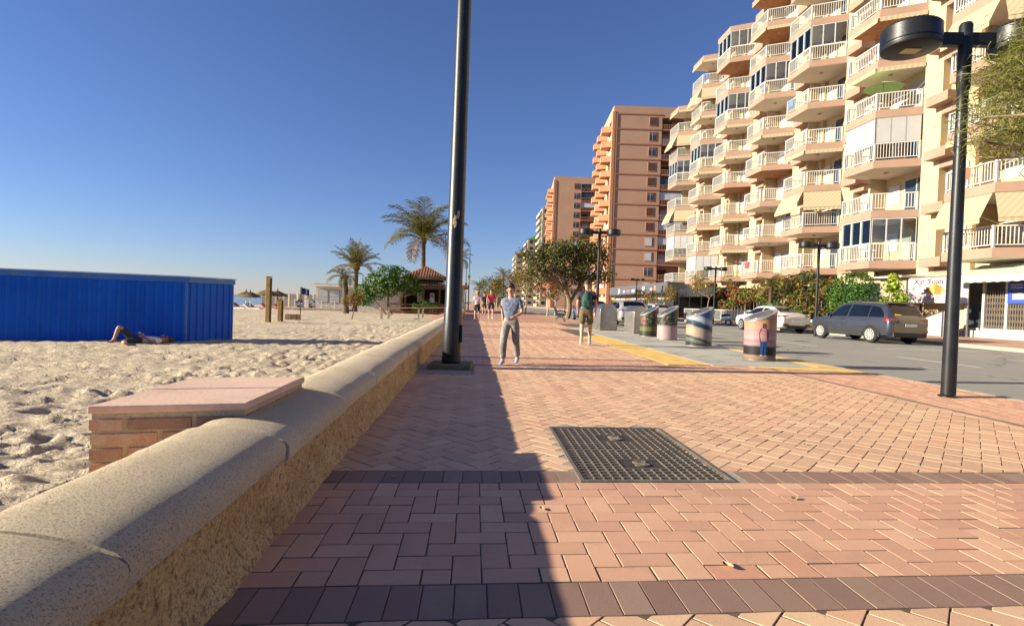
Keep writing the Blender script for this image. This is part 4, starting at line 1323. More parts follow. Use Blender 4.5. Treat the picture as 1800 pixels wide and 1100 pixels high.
street_tree(7.7, 52, 3.0, 1.2, [M_LEAF_DK, M_LEAF_MIX], 26, 'low green tree under the broad crown', 1400)

# ------------------------------------------------------------------ overhanging feathery tree at the right edge
t = thing('feathery_tree', 'feathery olive tree branches hanging in from the right edge', 'tree', (8.0, 4.6, -0.12))
rs = random.Random(31)
b = MB()
limb(b, (0, 0, -.1), (-.25, .15, 2.6), .16, .12, rs, .04, 10, 6)
limb(b, (-.25, .15, 2.5), (-.9, .7, 4.6), .1, .05, rs, .08, 8, 6)
limb(b, (-.25, .15, 2.6), (.6, .4, 4.9), .1, .05, rs, .08, 8, 6)
tips = []
for k in range(95):
    yw, zw = rs.uniform(5.3, 6.5), rs.uniform(2.85, 4.4)
    edge = float(np.interp(zw, [2.7, 3.0, 3.2, 3.7, 4.1, 4.4], [5.75, 5.5, 5.48, 5.62, 5.95, 6.2])) * yw / 5.8
    e = Vector((edge + rs.random() ** 1.3 * .85 - 8.0, yw - 4.6, 1 + (zw - 1) * yw / 5.8 + .12))
    s_ = Vector((-.9, .7, 4.4)) if e.z > 3.8 else Vector((-.35, .25, 2.9))
    limb(b, s_, e, .028, .006, rs, .12, 5, 6)
    tips.append((s_, e))
b.build('trunk', M_TRUNK, t, smooth=True)
b = MB()
for s_, e in tips:
    for k in range(250):
        u = rs.uniform(.35, 1.05)
        p = s_.lerp(e, u) + Vector((rs.gauss(0, .12), rs.gauss(0, .12), rs.gauss(0, .10)))
        d = Vector((rs.gauss(-.35, .6), rs.gauss(0, .6), rs.gauss(-.25, .45))).normalized() * rs.uniform(.07, .17)
        w = d.cross(Vector((rs.gauss(0, 1), rs.gauss(0, 1), rs.gauss(0, 1)))).normalized() * .0042
        m_ = p + d * .5 + Vector((0, 0, .012))
        b.add([p - w, p + w, m_ + w, m_ - w, p + d], [(0, 1, 2, 3), (3, 2, 4)])
b.build('crown', M_NEEDLE, t, fix=False)

# ------------------------------------------------------------------ vehicles
M_TYRE = M('tyre', (0.018, 0.017, 0.016), 0.85, 0.2, 20)
M_ALLOY = M('alloy', (0.62, 0.60, 0.57), 0.3, 0.1, metal=0.6)
M_TRIMB = M('black_trim', (0.022, 0.021, 0.02), 0.55, 0.2, 10)
M_CGLASS = M('car_glass', (0.005, 0.008, 0.015), 0.05, 0.3, 1.0, spec=0.3)
M_TAIL = M('tail_light', (0.20, 0.010, 0.010), 0.15, 0.2, 20, spec=0.6, coat=0.6)
M_PLATE = M('number_plate', (0.72, 0.72, 0.72), 0.4, 0.05)
M_CHROME = M('chrome', (0.7, 0.7, 0.7), 0.15, 0.05, metal=0.95)
M_HEADL = M('head_light', (0.6, 0.62, 0.64), 0.1, 0.1, spec=0.7)
def paint(name, c, metal=.35):
    return M(name, c, 0.28, 0.05, 2, metal=metal, coat=1.0, dirt=dk(c, .8), dscale=1.2)

def smooth_interp(xs_, ys_, x):
    i = int(np.clip(np.searchsorted(xs_, x) - 1, 0, len(xs_) - 2))
    t = (x - xs_[i]) / (xs_[i + 1] - xs_[i]); t = min(max(t, 0), 1)
    def sl(k):
        if k <= 0 or k >= len(xs_) - 1: return 0.0
        a = (ys_[k] - ys_[k - 1]) / (xs_[k] - xs_[k - 1]); c = (ys_[k + 1] - ys_[k]) / (xs_[k + 1] - xs_[k])
        return 0.0 if a * c <= 0 else 2 * a * c / (a + c)
    h = xs_[i + 1] - xs_[i]
    t2, t3 = t * t, t * t * t
    return (2 * t3 - 3 * t2 + 1) * ys_[i] + (t3 - 2 * t2 + t) * h * sl(i) + (-2 * t3 + 3 * t2) * ys_[i + 1] + (t3 - t2) * h * sl(i + 1)

class Car:
    """st rows: y, z_low, z_belt, half width, z_top, half width of top"""
    def __init__(s, st):
        s.st = np.array(st, float)
    def at(s, y):
        return [smooth_interp(s.st[:, 0], s.st[:, k], y) for k in range(1, 6)]
    def sec(s, y):
        zl, zb, w, zt, wt = s.at(y)
        return [(0, zl), (w * .80, zl), (w * .95, zl + .05), (w, zl + .20), (w * 1.004, (zl + zb) / 2), (w * .995, zb - .10), (w * .972, zb),
                ((w * .972 + wt) / 2 + .012, (zb + zt) / 2), (wt, zt - .055), (wt - .05, zt - .012), (wt * .55, zt + .018), (0, zt + .026)]
    def body(s, n=64):
        y0, y1 = s.st[0, 0], s.st[-1, 0]
        rows = []
        for i in range(n + 1):
            y = y0 + (y1 - y0) * i / n
            h = s.sec(y)
            rows.append([(-x, y, z) for x, z in h] + [(x, y, z) for x, z in reversed(h[:-1])])
        b = MB(); b.grid(rows)
        k = len(rows[0])
        b.add(rows[0], [tuple(range(k))]); b.add(rows[-1], [tuple(range(k))])
        return b
    def side(s, y, z, off=.006):
        zl, zb, w, zt, wt = s.at(y)
        h = s.sec(y)
        for (xa, za), (xb, zb_) in zip(h[3:9], h[4:10]):
            if za <= z <= zb_: return xa + (xb - xa) * (z - za) / max(1e-6, zb_ - za) + off
        return (h[3][0] if z < h[3][1] else h[9][0]) + off
    def top(s, y, u, off=.008):
        h = s.sec(y); x = abs(u) * h[9][0]
        (xa, za), (xb, zb_), (xc, zc) = h[9], h[10], h[11]
        z = zc + (zb_ - zc) * x / xb if x < xb else zb_ + (za - zb_) * (x - xb) / max(1e-6, xa - xb)
        return (x if u >= 0 else -x, y, z + off)

def side_patch(car, side, poly_top, poly_bot, n=14, off=.006):
    """glass between lower and upper outlines given as (y,z) lists sampled along the car"""
    ya, yb_ = poly_bot[0][0], poly_bot[-1][0]
    rows = []
    for v in range(5):
        row = []
        for i in range(n + 1):
            t = i / n
            def samp(pl):
                ys_ = [p[0] for p in pl]; zs_ = [p[1] for p in pl]
                y = ys_[0] + (ys_[-1] - ys_[0]) * t
                return y, float(np.interp(y, ys_, zs_))
            y0, z0 = samp(poly_bot); y1, z1 = samp(poly_top)
            y = y0 + (y1 - y0) * v / 4; z = z0 + (z1 - z0) * v / 4
            row.append((side * car.side(y, z, off), y, z))
        rows.append(row)
    b = MB(); b.grid(rows); return b

def wheel(t, x, y, r_, style, s):
    b = MB(); w = .10
    b.lathe([(r_ * .62, -w), (r_ * .9, -w), (r_ * .985, -w * .7), (r_, -w * .3), (r_, w * .3), (r_ * .985, w * .7), (r_ * .9, w), (r_ * .62, w)], 30, (x, y, r_), axis='x')
    ty = b.build('wheel', M_TYRE, t, smooth=True)
    b = MB(); xo = x + s * (w + .004)
    b.lathe([(r_ * .64, -.02 * s), (r_ * .60, .0), (r_ * .56, -.03 * s), (r_ * .2, -.05 * s), (0.0, -.05 * s)], 30, (xo, y, r_), axis='x'); b.build('rim_dish', M_TRIMB if style != 'white' else M_STEELD, ty, smooth=True)
    b = MB()
    for k in range(10 if style == 'white' else 10):
        a = 2 * math.pi * k / 10
        da = .20 if style == 'white' else (.09 if k % 2 else .05)
        p = [(xo - .012 * s, y + q * math.cos(a + e), r_ + q * math.sin(a + e)) for q, e in ((r_ * .12, -da * 1.6), (r_ * .6, -da), (r_ * .6, da), (r_ * .12, da * 1.6))]
        p2 = [(q[0] + .014 * s, q[1], q[2]) for q in p]
        b.add(p + p2, [(0, 1, 2, 3), (7, 6, 5, 4), (0, 4, 5, 1), (1, 5, 6, 2), (2, 6, 7, 3), (3, 7, 4, 0)])
    b.lathe([(r_ * .645, -.03 * s), (r_ * .65, .006 * s), (r_ * .57, .004 * s), (r_ * .57, -.03 * s)], 30, (xo, y, r_), axis='x')
    b.lathe([(r_ * .14, -.02 * s), (r_ * .14, .008 * s), (0, .01 * s)], 16, (xo, y, r_), axis='x')
    b.build('spokes', M_ALLOY, ty)

def arch(t, car, y, r_, s, mat, cl=True, rout=.05):
    b = MB(); n = 18
    pts_i, pts_o = [], []
    for k in range(n + 1):
        a = math.pi * (-.06 + 1.12 * k / n)
        for q, lst in ((r_ + .015, pts_i), (r_ + rout, pts_o)):
            yy_, zz_ = y + q * math.cos(a), r_ + q * math.sin(a)
            lst.append((s * (car.side(yy_, max(zz_, .25), .012)), yy_, zz_))
    b.grid([pts_i, pts_o]); b.build('arch_trim', mat, t, fix=False)
    b = MB(); ctr = (s * (car.side(y, r_ + .1, .004)), y, r_)
    b.add([ctr] + [(s * (car.side(p[1], max(p[2], .25), .005)), p[1], p[2]) for p in pts_i], [(0, k + 1, k + 2) for k in range(n)]); b.build('wheel_well', M_DARKIN, t, fix=False)

def make_suv(loc, rz, label, pm):
    t = thing('parked_car', label, 'car', loc, rz, 'cars parked along the road', 1.04)
    t.scale = (1.04, 1.10, 1.04)
    st = [(-2.19, .46, .80, .74, .84, .60), (-2.15, .36, .93, .84, 1.00, .74), (-2.05, .30, .98, .90, 1.12, .76), (-1.80, .28, 1.00, .915, 1.48, .70), (-1.62, .27, 1.00, .92, 1.575, .66),
          (-1.0, .25, 1.00, .92, 1.625, .665), (-.2, .24, .985, .92, 1.645, .67), (.35, .24, .97, .92, 1.60, .665), (.75, .24, .96, .92, 1.36, .70), (1.12, .24, .955, .92, 1.07, .78),
          (1.5, .25, .94, .91, 1.00, .80), (1.85, .27, .90, .88, .94, .76), (2.08, .32, .80, .80, .82, .66), (2.19, .42, .66, .66, .68, .52)]
    car = Car(st)
    body = car.body(72).build('body', pm, t, smooth=True, angle=50)
    r_ = .345
    for s in (-1, 1):
        for y in (-1.32, 1.32):
            wheel(t, s * .855, y, r_, 'white', s); arch(t, car, y, r_, s, M_TRIMB, rout=.08)
        b = side_patch(car, s, [(-.97, .47), (.97, .47)], [(-.97, .26), (.97, .26)], 8, .012); b.build('sill_cladding', M_TRIMB, t, fix=False)
        WIN = [([(-1.80, 1.22), (-1.55, 1.44), (-1.16, 1.50)], [(-1.86, 1.05), (-1.16, 1.05)], 'quarter_window'), ([(-1.11, 1.505), (-.2, 1.54)], [(-1.11, 1.05), (-.14, 1.045)], 'rear_door_window'),
               ([(-.12, 1.54), (.25, 1.51), (.62, 1.36)], [(-.06, 1.045), (.92, 1.03)], 'front_door_window')]
        for tp, bt, nm in WIN:
            side_patch(car, s, tp, bt, 14, .008).build(nm, M_CGLASS, t, fix=False)
        side_patch(car, s, [(-1.9, 1.045), (1.0, 1.025)], [(-1.9, 1.025), (1.0, 1.005)], 20, .009).build('belt_trim', M_TRIMB, t, fix=False)
        for y in (-1.12, -.10, .98):
            side_patch(car, s, [(y, 1.0), (y + .012, 1.0)], [(y + (.03 if y < -1 else 0), .42), (y + .012 + (.03 if y < -1 else 0), .42)], 1, .004).build('door_seam', M_TRIMB, t, fix=False)
        for y in (-.95, .12):
            b = MB(); x = s * car.side(y, .93, .02); b.obox((x, y, .93), (.03, .20, .035)); b.build('door_handle', pm, t, bevel=.006)
        b = MB(); b.obox((s * 1.02, .82, 1.08), (.16, .10, .13)); b.build('mirror', pm, t, bevel=.03)
        b = MB(); b.beam((s * .62, -1.5, 1.655), (s * .63, .2, 1.70), .03); b.build('roof_rail', M_TRIMB, t)
        # tail light wrapping the corner
        rows = []
        for z in (.90, .98, 1.03):
            rows.append([(s * car.side(y, z, .012), y, z) for y in (-1.86, -2.0, -2.10)] + [(s * (.80 - .25 * q), -2.165 + .0 * q, z) for q in (0, .5, 1)])
        b = MB(); b.grid(rows); b.build('tail_light', M_TAIL, t, fix=False)
        b = MB(); b.obox((s * .72, -2.20, .50), (.16, .02, .05)); b.build('reflector', M_TAIL, t)
        b = MB(); b.obox((s * .62, 2.10, .74), (.36, .16, .12), (0, 0, -s * .35)); b.build('head_light', M_HEADL, t, bevel=.02)
    rows = []
    for y in (-2.055, -2.0, -1.92, -1.84, -1.74):
        rows.append([car.top(y, u, .012) for u in np.linspace(-.93, .93, 9)])
    b = MB(); b.grid(rows); b.build('rear_window', M_CGLASS, t, fix=False)
    rows = [[car.top(y, u, .012) for u in np.linspace(-.92, .92, 9)] for y in (.46, .6, .75, .9, 1.04)]
    b = MB(); b.grid(rows); b.build('windscreen', M_CGLASS, t, fix=False)
    b = MB(); b.box(-.74, .74, -2.205, -2.05, .28, .47); b.build('rear_bumper', M_TRIMB, t, bevel=.03)
    b = MB(); b.box(-.26, .26, -2.225, -2.216, .70, .81); b.build('number_plate', M_PLATE, t)
    tm = textmesh('0000 000', .085, .001); 
    bpy.data.meshes.remove(tm)
    b = MB(); b.box(-.45, .45, -2.185, -2.14, .60, .63); b.build('chrome_strip', M_CHROME, t)
    b = MB(); b.box(-.62, .62, -1.74, -1.55, 1.60, 1.635); b.build('roof_spoiler', pm, t, bevel=.01)
    b = MB(); p0 = car.top(-2.03, -.7, .022); b.obox((-.42, -2.045, 1.155), (.26, .01, .06), (-.75, 0, 0)); b.build('window_sticker', M('sticker_yellow', (0.75, 0.55, 0.04), .5), t)
    b = MB(); b.box(-.55, .55, 2.15, 2.21, .45, .62); b.build('grille', M_TRIMB, t, bevel=.02)
    return t

def make_sedan(loc, rz, label, pm, group='cars parked along the road', scl=1.04, hatch=False):
    t = thing('parked_car', label, 'car', loc, rz, group, scl)
    if hatch:
        st = [(-2.1, .42, .78, .72, .82, .58), (-2.05, .34, .90, .82, .98, .72), (-1.95, .28, .95, .87, 1.10, .73), (-1.7, .26, .96, .885, 1.36, .68), (-1.4, .25, .96, .89, 1.44, .65), (-.2, .23, .94, .89, 1.49, .655),
              (.3, .23, .93, .89, 1.45, .65), (.8, .23, .92, .89, 1.18, .70), (1.1, .23, .91, .89, 1.00, .76), (1.5, .24, .89, .88, .94, .78), (1.85, .27, .84, .85, .88, .72), (2.05, .32, .74, .76, .76, .62), (2.12, .42, .62, .64, .64, .5)]
    else:
        st = [(-2.34, .44, .80, .74, .83, .58), (-2.28, .34, .92, .84, .96, .72), (-2.1, .27, .97, .90, 1.03, .76), (-1.75, .25, .98, .92, 1.14, .72), (-1.3, .24, .97, .925, 1.33, .66), (-.8, .23, .95, .925, 1.41, .64), (-.2, .22, .93, .925, 1.44, .64),
              (.3, .22, .92, .92, 1.40, .64), (.85, .22, .91, .92, 1.16, .70), (1.25, .22, .90, .92, .97, .78), (1.7, .24, .87, .91, .90, .80), (2.05, .27, .80, .87, .82, .72), (2.28, .32, .68, .78, .70, .6), (2.36, .42, .58, .64, .60, .5)]
    car = Car(st)
    car.body(72).build('body', pm, t, smooth=True, angle=50)
    r_ = .335
    yr, yf = (-1.4, 1.4) if not hatch else (-1.27, 1.27)
    for s in (-1, 1):
        for y in (yr, yf):
            wheel(t, s * .85, y, r_, 'dark', s); arch(t, car, y, r_, s, pm, rout=.045)
        if hatch:
            WIN = [([(-1.68, 1.15), (-1.2, 1.34), (-.98, 1.36)], [(-1.75, 1.0), (-.98, .99)], 'quarter_window'), ([(-.93, 1.36), (-.15, 1.38)], [(-.93, .99), (-.1, .985)], 'rear_door_window'), ([(-.08, 1.38), (.3, 1.34), (.6, 1.22)], [(-.02, .985), (.95, .965)], 'front_door_window')]
        else:
            WIN = [([(-1.42, 1.14), (-1.0, 1.28), (-.55, 1.33)], [(-1.6, 1.03), (-.55, 1.00)], 'rear_door_window'), ([(-.48, 1.335), (.2, 1.31), (.66, 1.16)], [(-.44, .995), (1.0, .965)], 'front_door_window')]
        for tp, bt, nm in WIN:
            side_patch(car, s, tp, bt, 14, .008).build(nm, M_CGLASS, t, fix=False)
        for y in (-.5, .85) if not hatch else (-.95, -.05, .9):
            side_patch(car, s, [(y, .93), (y + .012, .93)], [(y, .34), (y + .012, .34)], 1, .004).build('door_seam', M_TRIMB, t, fix=False)
        for y in (-.85, .1):
            b = MB(); x = s * car.side(y, .86, .015); b.obox((x, y, .86), (.03, .20, .03)); b.build('door_handle', pm, t, bevel=.006)
        b = MB(); b.obox((s * 1.0, .88, 1.0), (.16, .10, .12)); b.build('mirror', pm, t, bevel=.03)
        side_patch(car, s, [(-1.0, .30), (1.0, .30)], [(-1.0, .23), (1.0, .23)], 8, .008).build('sill', M_TRIMB, t, fix=False)
        ye = st[0][0]
        rows = []
        for z in (.86, .91, .95):
            rows.append([(s * car.side(y, z, .012), y, z) for y in (ye + .30, ye + .18, ye + .09)] + [(s * (.76 - .28 * q), ye + .035, z) for q in (0, .5, 1)])
        b = MB(); b.grid(rows); b.build('tail_light', M_TAIL, t, fix=False)
        b = MB(); b.obox((s * .62, ye + .02, .46), (.3, .05, .14)); b.build('bumper_insert', M_TRIMB, t, bevel=.02)
        b = MB(); b.obox((s * .62, ye - .012, .47), (.2, .02, .05)); b.build('reflector', M_TAIL, t)
        b = MB(); b.obox((s * .6, -ye - .12, .66), (.36, .16, .10), (0, 0, -s * .35)); b.build('head_light', M_HEADL, t, bevel=.02)
    ys_r = (-1.93, -1.86, -1.78, -1.7, -1.6) if hatch else (-1.86, -1.7, -1.5, -1.3, -1.12)
    b = MB(); b.grid([[car.top(y, u, .012) for u in np.linspace(-.92, .92, 9)] for y in ys_r]); b.build('rear_window', M_CGLASS, t, fix=False)
    ys_f = (.40, .55, .7, .85, 1.0) if hatch else (.42, .6, .8, 1.0, 1.16)
    b = MB(); b.grid([[car.top(y, u, .012) for u in np.linspace(-.92, .92, 9)] for y in ys_f]); b.build('windscreen', M_CGLASS, t, fix=False)
    ye = st[0][0]
    b = MB(); b.box(-.6, .6, ye - .015, ye + .1, .27, .42); b.build('rear_diffuser', M_TRIMB, t, bevel=.02)
    b = MB(); b.box(-.26, .26, ye - .03, ye - .021, .60, .70); b.build('number_plate', M_PLATE, t)
    b = MB(); b.box(-.5, .5, -ye - .06, -ye + .03, .42, .56); b.build('grille', M_TRIMB, t, bevel=.02)
    return t
make_suv((17.40, 23.35, -.12), R(5), 'grey compact SUV parked nearest on the far side of the road', paint('paint_grey', (0.045, 0.048, 0.062)))
make_sedan((17.45, 31.2, -.12), R(4), 'white sleek saloon parked just ahead of the grey SUV', paint('paint_white', (0.50, 0.475, 0.455), 0.0))
make_sedan((9.3, 33.6, -.12), R(2), 'silver hatchback parked by the near kerb behind the steel bins', paint('paint_silver', (0.45, 0.43, 0.42), .5), hatch=True)
make_sedan((8.6, 40.5, -.12), R(2), 'blue hatchback parked beyond the silver one near the lamp', paint('paint_blue', (0.02, 0.06, 0.22), .4), hatch=True)
make_sedan((17.5, 52.0, -.12), R(-1), 'pale hatchback parked far along the road under the awnings', paint('paint_pale', (0.5, 0.5, 0.5), .2), hatch=True)
make_sedan((17.5, 58.5, -.12), R(-1), 'dark hatchback farthest along the far kerb', paint('paint_dark', (0.03, 0.03, 0.035), .4), hatch=True)

# scooter
t = thing('scooter', 'small white and black motor scooter parked by the white railing', 'scooter', (18.7, 40.6, -.12), R(70))
for y in (-.62, .62):
    b = MB(); b.lathe([(.14, -.06), (.22, -.06), (.25, 0), (.22, .06), (.14, .06)], 20, (0, y, .25), axis='x'); w = b.build('wheel', M_TYRE, t, smooth=True)
    b = MB(); b.lathe([(.14, -.05), (.0, -.05), (0, .05), (.14, .05)], 16, (0, y, .25), axis='x'); b.build('rim', M_ALLOY, w)
M_SCW = M('scooter_white', (0.7, 0.69, 0.66), .3, coat=.6)
b = MB(); b.tube([(0, .66, .30), (0, .52, .62), (0, .44, .95), (0, .40, 1.05)], [.06, .09, .10, .05], 10); b.build('front_shield', M_SCW, t, smooth=True)
b = MB(); b.box(-.13, .13, -.15, .48, .26, .36); b.build('footboard', M_TRIMB, t, bevel=.03)
b = MB(); b.tube([(0, -.12, .36), (0, -.3, .58), (0, -.7, .62), (0, -.85, .60)], [.10, .17, .16, .05], 12); b.build('rear_body', M_SCW, t, smooth=True)
b = MB(); b.tube([(0, -.1, .74), (0, -.35, .78), (0, -.75, .80)], [.07, .12, .09], 10); b.build('seat', M_TRIMB, t, smooth=True)
b = MB(); b.tube([(-.32, .34, 1.08), (-.1, .42, 1.05), (.1, .42, 1.05), (.32, .34, 1.08)], .022, 8); b.build('handlebar', M_TRIMB, t)
b = MB(); b.lathe([(0, -.04), (.07, -.03), (.08, .03), (0, .05)], 14, (0, .52, .98), axis='y'); b.build('head_light', M_HEADL, t)

# ------------------------------------------------------------------ apartment block with angled balconies
M_YWALL = M('render_yellow', (0.485, 0.36, 0.21), 0.85, 0.07, 0.8, 0.12, 40, dirt=(0.43, 0.315, 0.185), dscale=0.35)
M_PINK = M('render_pink', (0.31, 0.195, 0.14), 0.85, 0.09, 1.2, 0.1, 40, dirt=(0.34, 0.18, 0.12), dscale=0.9)
M_SOFF = M('soffit_cream', (0.72, 0.64, 0.52), 0.85, 0.06, 0.9)
M_SOFFB = M('soffit_brown', (0.42, 0.19, 0.08), 0.7, 0.2, 3)
M_RAIL = M('rail_white', (0.52, 0.505, 0.465), 0.5, 0.05, 3)
M_SHUT = M('shutter_white', (0.38, 0.36, 0.325), 0.6, 0.06, 2)
M_GLASSC = glassmat('balcony_glass', (0.86, 0.92, 0.92), 0.92)
M_BLIND = M('blind_white', (0.36, 0.345, 0.33), 0.5, 0.06, 1.5, spec=.5, coat=.4)
def stripe_mat(name, c1, c2, sc):
    t = NT(name)
    P = t.n('ShaderNodeTexCoord').outputs['Object']
    sx = t.n('ShaderNodeSeparateXYZ'); t.l(P, sx.inputs[0])
    f = t.math('FRACT', t.math('MULTIPLY', sx.outputs['Y'], sc))
    t.base(t.ramp(f, [(0.46, c1), (0.54, c2)])); t.pr(.85, 0, .2)
    tr = t.n('ShaderNodeBsdfTranslucent'); tr.inputs[0].default_value = (*c1, 1)
    ms = t.n('ShaderNodeMixShader'); ms.inputs[0].default_value = .2
    t.l(t.b.outputs[0], ms.inputs[1]); t.l(tr.outputs[0], ms.inputs[2]); t.l(ms.outputs[0], t.out.inputs[0])
    return t.m
M_AWN = stripe_mat('awning_stripe', (0.42, 0.335, 0.195), (0.46, 0.395, 0.275), 7.0)
RX = 26.6
FH, Z0 = 3.12, 4.0
apt = thing('apartment_block', 'yellow apartment block with pink edged angled balconies and white railings', 'building', (RX, 40, 0))
def AY(y): return y - 40
b = MB(); b.box(1.0, 14, AY(12), AY(71.3), 0, 28.9); b.box(0, 1.0, AY(12), AY(71.2), 0, 3.6); b.build('wall', M_YWALL, apt)
b = MB(); b.box(1.6, 13.5, AY(12.5), AY(70.8), 28.9, 29.9); b.build('roof_parapet', M_YWALL, apt)
# shared meshes; local frame of a balcony: y = 0 at the corner between its front and the slanted near side
P_SLAB = [(-2.0, 2.85), (-2.0, 0.0), (0.15, -1.2), (1.02, -1.2), (1.02, 2.85)]
def slab_mesh(soff, h=.48):
    b = MB(); b.prism(P_SLAB, 0, h, 0, 0, 1)
    return b.mesh('balcony', [M_PINK, soff])
ME_SLAB = [slab_mesh(M_SOFF), slab_mesh(M_SOFFB)]
def railing_mesh():
    b = MB(); zb, zt = .56, 1.52
    path = [(-.2, 2.76), (-1.93, 2.76), (-1.93, .02), (.10, -1.11)]
    for (a, c) in zip(path[:-1], path[1:]):
        a, c = Vector((*a, 0)), Vector((*c, 0))
        L = (c - a).length; d = (c - a).normalized()
        b.beam(a + Vector((0, 0, zt)), c + Vector((0, 0, zt)), .07, .055)
        b.beam(a + Vector((0, 0, zb + .06)), c + Vector((0, 0, zb + .06)), .04, .04)
        n = int(L / .15)
        for i in range(1, n):
            p = a + d * L * i / n
            b.beam(p + Vector((0, 0, zb + .08)), p + Vector((0, 0, zt - .03)), .03, .032, up=(d.x, d.y, 0))
    for p in path[1:]:
        b.box(p[0] - .055, p[0] + .055, p[1] - .055, p[1] + .055, .48, zt + .03)
    return b.mesh('railing', M_RAIL)
ME_RAIL = railing_mesh()
SEGS = (((-2.06, 2.8), (-2.06, .05), (-1, 0)), ((-2.03, -.04), (.10, -1.235), (-.49, -.872)))
def awn_closed():
    b = MB(); n = 40
    for p, q, o in SEGS:
        b.beam((*p, -.07), (*q, -.07), .10, .10)
        rows = [[], []]
        for i in range(n + 1):
            u = i / n; x = p[0] + (q[0] - p[0]) * u + o[0] * .06; y = p[1] + (q[1] - p[1]) * u + o[1] * .06
            rows[0].append((x, y, -.10)); rows[1].append((x, y, -.27 - .035 * abs(math.sin(u * math.pi * 11))))
        b.grid(rows)
    return b.mesh('awning', M_AWN, fix=False)
def awn_open(drop=1.25, out=.6):
    b = MB(); n = 40
    for p, q, ox in SEGS:
        rows = []
        for v, zz_, o in ((0, -.04, 0), (.5, -.04 - drop * .5, .52), (1, -.04 - drop, 1), (1.1, -.04 - drop - .2, 1.01)):
            rows.append([(p[0] + (q[0] - p[0]) * i / n + ox[0] * o * out, p[1] + (q[1] - p[1]) * i / n + ox[1] * o * out, zz_ - (.03 * abs(math.sin(i / n * math.pi * 11)) if v > 1 else 0)) for i in range(n + 1)])
        b.grid(rows)
        b.beam((p[0] + ox[0] * out, p[1] + ox[1] * out, -.04 - drop), (q[0] + ox[0] * out, q[1] + ox[1] * out, -.04 - drop), .05)
    return b.mesh('awning', M_AWN, fix=False)
ME_AWC, ME_AWO = awn_closed(), awn_open()
b = MB(); b.lathe([(0, 0.0), (.14, -.0), (.14, -.05), (.09, -.09), (0, -.09)], 16); ME_LAMP = b.mesh('soffit_lamp', M_SHUT)
b = MB(); b.box(-.55, .9, -3.65, -2.15, -.05, .50); b.box(.12, .9, -3.6, -2.52, -.5, -.051); ME_LEDGE = b.mesh('ledge', M_PINK)
def pane_mesh(w, h, m):
    b = MB(); b.box(-.012, .012, .02, w - .02, .03, h - .03, 1)
    for y0, y1, z0_, z1_ in ((0, .03, 0, h), (w - .03, w, 0, h), (.03, w - .03, 0, .04), (.03, w - .03, h - .04, h)):
        b.box(-.02, .02, y0, y1, z0_, z1_, 0)
    return b.mesh('glazing_pane', [M_STEELW if m is M_BLIND else M_RAIL, m])
GH = FH - 1.56 - .02
PANES = {}
for nm, m in (('c', M_GLASSC), ('b', M_BLIND)): PANES[nm] = (pane_mesh(.88, GH, m), pane_mesh(.76, GH, m))
# doors and shutters on the back wall (x = 1.0 in this frame)
b = MB()
for y0, y1, z0_, z1_ in ((-1.0, -.92, .5, 2.75), (.92, 1.0, .5, 2.75), (-.92, .92, 2.67, 2.75), (-.04, .04, .5, 2.67)): b.box(.93, .995, y0, y1, z0_, z1_)
ME_DFR = b.mesh('balcony_door', M_SHUT)
b = MB(); b.box(.955, .98, -.92, .92, .5, 2.67); ME_DGL = b.mesh('door_glass', M_WIN)
b = MB()
for k in range(18): b.box(.94 + .004 * (k % 2), .996, -1.0, 1.0, .5 + k * .125, .5 + k * .125 + .122)
ME_SHT = b.mesh('roller_shutter', M_SHUT)
b = MB(); b.box(.95, .996, 1.35, 2.4, 1.3, 2.6); ME_WIN2 = b.mesh('window', M_SHUT)
b = MB(); b.box(.935, .948, 1.43, 2.32, 1.38, 2.52); ME_WG2 = b.mesh('window_glass', M_WINP)
b = MB(); b.box(-.15, 1.0, 2.66, 2.84, .485, 3.1); ME_FIN = b.mesh('party_wall', M_YWALL)
b = MB(); b.box(.62, .69, -3.95, -2.75, 1.2, 2.75); ME_RW = b.mesh('side_window', M_SHUT)
BAYS = [24.6, 32.8, 40.05, 46.5, 53.6, 60.1, 67.2]
rs = random.Random(40)
BL = {(1, 2), (5, 0), (6, 1)}
CL = {(1, 0), (4, 7), (4, 5), (3, 5), (6, 4), (2, 5), (5, 4)}
AO = {(0, 0), (2, 1), (5, 6), (6, 5), (6, 2), (0, 3)}
BROWN = {(0, 7), (1, 5), (2, 2), (3, 3), (4, 3), (4, 7), (0, 6), (3, 7), (5, 2), (3, 8), (1, 8)}
